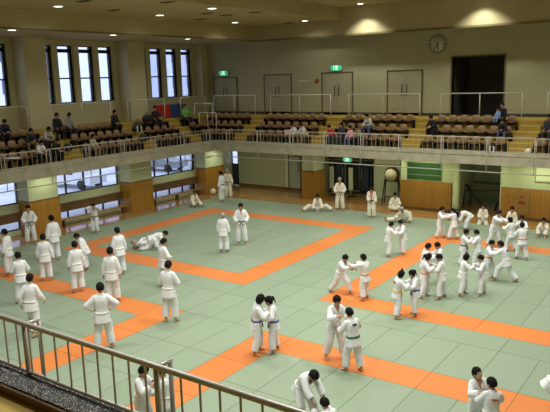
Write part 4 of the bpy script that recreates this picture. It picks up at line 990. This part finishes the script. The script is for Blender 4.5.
POSI = {j[0]: (j[1], j[2]) for j in J}
for i, (k, x, y, hd, h, pose, belt, hair, label, ex) in enumerate(J):
    ex = dict(ex); over = dict(ex.pop('over', {})); 
    if ex.pop('old', 0): over['old'] = 1
    h2 = ex.pop('head2', None); hc_ = {'brown': 'brown'}.get(hair); hr_ = 'short' if hair == 'brown' else hair
    if isinstance(hd, str): q = POSI[hd]; ang = math.degrees(math.atan2(q[1]-y, q[0]-x))
    else: ang = away(x, y, hd if h2 is None else h2)
    rc = sqrt((q[0]-x)**2 + (q[1]-y)**2) if isinstance(hd, str) and pose.startswith('grip') else None
    person(x, y, ang, h, pose, belt, hr_, label, sk=i % 3, over=over, reach=rc, cols={'hair': 'brown'} if hc_ else None, **ex)
# wrestling pair on the mat
a = away(-20.0, 18.9, 0)
person(-19.95, 18.75, a-95, 1.66, 'supine', 'white', 'grey', 'judoka lying on his back under his partner inside the orange square', over=dict(hup=0))
person(-20.05, 18.95, a-75, 1.68, 'prone', 'white', 'short', 'judoka lying on top of his partner inside the orange square', over=dict(pz=.42))

# spectators: x/y, row, top, trousers, hair, pose, height, label
RX = [XF-1.15, XF-2.0, XF-2.85]; RYY = [YF+1.15, YF+2.0, YF+2.85]; RZ = [3.305, 3.75, 4.2]
SP = [
 ('L', 17.8, 2, 'navy', 'dark', 'short', 'chairlean', 1.72, 'spectator in dark jacket, top row at the left end of the window stand'),
 ('L', 18.5, 1, 'dark', 'khaki', 'short', 'chairlean', 1.70, 'spectator in dark top sitting left of the one in pale grey on the window stand'),
 ('L', 19.45, 1, 'lightgrey', 'dark', 'short', 'chairlean', 1.70, 'spectator in pale grey jacket sitting by the aisle of the window stand'),
 ('L', 18.35, 0, 'white', 'dark', 'short', 'chairlean', 1.60, 'spectator with white sleeves leaning forward behind the window-side railing'),
 ('L', 19.2, 0, 'black', 'black', 'short', 'chairlean', 1.62, 'spectator in black next to the one with white sleeves behind the railing'),
 ('L', 20.75, 2, 'black', 'black', 'short', 'chair', 1.74, 'spectator in black on the top row beside the woman in grey'),
 ('L', 21.5, 2, 'grey', 'dark', 'bob', 'chair', 1.70, 'woman in grey sweater on the top row under the left group of windows'),
 ('L', 24.5, 2, 'black', 'black', 'bob', 'chair', 1.68, 'spectator in long black coat sitting alone on the top row before the pillar'),
 ('L', 21.5, 0, 'beige', 'khaki', 'bob', 'chair', 1.50, 'spectator in beige coat in the front row of the window stand'),
 ('L', 27.7, 2, 'black', 'black', 'short', 'chairback', 1.74, 'spectator in black lounging beside the striped bag near the red folded mat'),
 ('L', 30.3, 2, 'green', 'dark', 'short', 'chairback', 1.72, 'spectator in bright green jacket near the corner stairs'),
 ('B', -19.65, 0, 'cream', 'khaki', 'short', 'chairlean', 1.66, 'spectator in cream top, right one of two before the stairs of the far stand'),
 ('B', -20.25, 0, 'white', 'khaki', 'short', 'chairlean', 1.62, 'spectator in white top, left one of two before the stairs of the far stand'),
 ('B', -17.85, 0, 'red', 'dark', 'short', 'chairlean', 1.55, 'child in red jacket behind the railing of the far stand'),
 ('B', -17.25, 0, 'dark', 'dark', 'bob', 'chair', 1.62, 'spectator in dark clothes between the red and pink clad children'),
 ('B', -16.75, 0, 'pink', 'jeans', 'short', 'chair', 1.40, 'child in pink top behind the railing of the far stand'),
 ('B', -16.0, 1, 'lightgrey', 'jeans', 'short', 'chairlean', 1.74, 'spectator in pale grey top in the middle row above the pink clad child'),
 ('B', -16.2, 0, 'khaki', 'dark', 'short', 'chairlean', 1.55, 'spectator in olive top bending forward right of the pink clad child'),
 ('B', -12.45, 1, 'black', 'black', 'short', 'chairlean', 1.68, 'spectator in black at the left end of the block under the clock'),
 ('B', -9.3, 2, 'black', 'black', 'short', 'chair', 1.74, 'spectator in black on the top row in front of the dark opening'),
 ('B', -8.95, 1, 'black', 'jeans', 'short', 'chairlean', 1.50, 'spectator in black with jeans at the aisle below the one before the dark opening'),
 ('B', -6.95, 1, 'dark', 'dark', 'short', 'chair', 1.66, 'spectator in dark clothes on the stand at the right edge of view'),
]
for i, (sd, t, r, top, low, hair, pose, h, label) in enumerate(SP):
    if sd == 'L': x, y, hd = RX[r], t, 0 + (i*37 % 30) - 25
    else: x, y, hd = t, RYY[r], 270 + (i*41 % 40) - 25
    person(x, y, hd, h*1.04, pose, hair=hair, label=label, z=RZ[r], outfit='street', vox=.016, cols={'top': top, 'low': low, 'hair': 'black'}, sk=i % 3)
# small child in pale blue held on the lap
person(-9.38, YF+2.45, 250, .95, 'chair', hair='short', label='small child in pale blue sitting on the lap of the spectator before the dark opening', z=4.58, outfit='street', vox=.014, cols={'top': 'blue', 'low': 'blue', 'hair': 'black'})
pk = MB().box(-.2, .2, -.012, .012, 0, .3).build('booklet', mat('pink_paper', (.75, .5, .55), .6), loc=(-20.6, YF+.78, 3.83)); tag(pk, 'pale pink booklet held before the two spectators in white and cream', 'booklet')
# blue stripes on the shoulder of the boy at bottom right
# ------------------------------------------------------------------ turn the collected shells into single smooth surfaces
tmp = []
for mb, v, o, mats_, ex, cut in PENDING:
    me = bpy.data.meshes.new('t'); me.from_pydata(mb.v, [], mb.f); me.update()
    bm = bmesh.new(); bm.from_mesh(me); bmesh.ops.recalc_face_normals(bm, faces=bm.faces); bm.to_mesh(me); bm.free()
    t = bpy.data.objects.new('t', me); COL.objects.link(t)
    r = t.modifiers.new('r', 'REMESH'); r.mode = 'VOXEL'; r.voxel_size = v; r.use_smooth_shade = True
    q = t.modifiers.new('s', 'SMOOTH'); q.factor = .5; q.iterations = 3 if v > .0125 else 2
    tmp.append(t)
dg = bpy.context.evaluated_depsgraph_get()
for t, (mb, v, o, mats_, ex, cut) in zip(tmp, PENDING):
    me = bpy.data.meshes.new_from_object(t.evaluated_get(dg)); nm = o.name
    me.materials.clear()
    for m in mats_: me.materials.append(m)
    if cut or ex:
        bm = bmesh.new(); bm.from_mesh(me)
        if cut:
            bmesh.ops.delete(bm, geom=[f for f in bm.faces if cut(f.calc_center_median())], context='FACES')
        if ex:
            vs = [bm.verts.new(p) for p in ex.v]
            for f, mi in zip(ex.f, ex.m):
                nf = bm.faces.new([vs[i] for i in f]); nf.material_index = mi + 1; nf.smooth = True
        bm.to_mesh(me); bm.free()
    me.polygons.foreach_set('use_smooth', [True]*len(me.polygons)); me.update()
    old = o.data; o.data = me; me.name = nm; bpy.data.meshes.remove(old)
for t in tmp:
    d = t.data; bpy.data.objects.remove(t); bpy.data.meshes.remove(d)
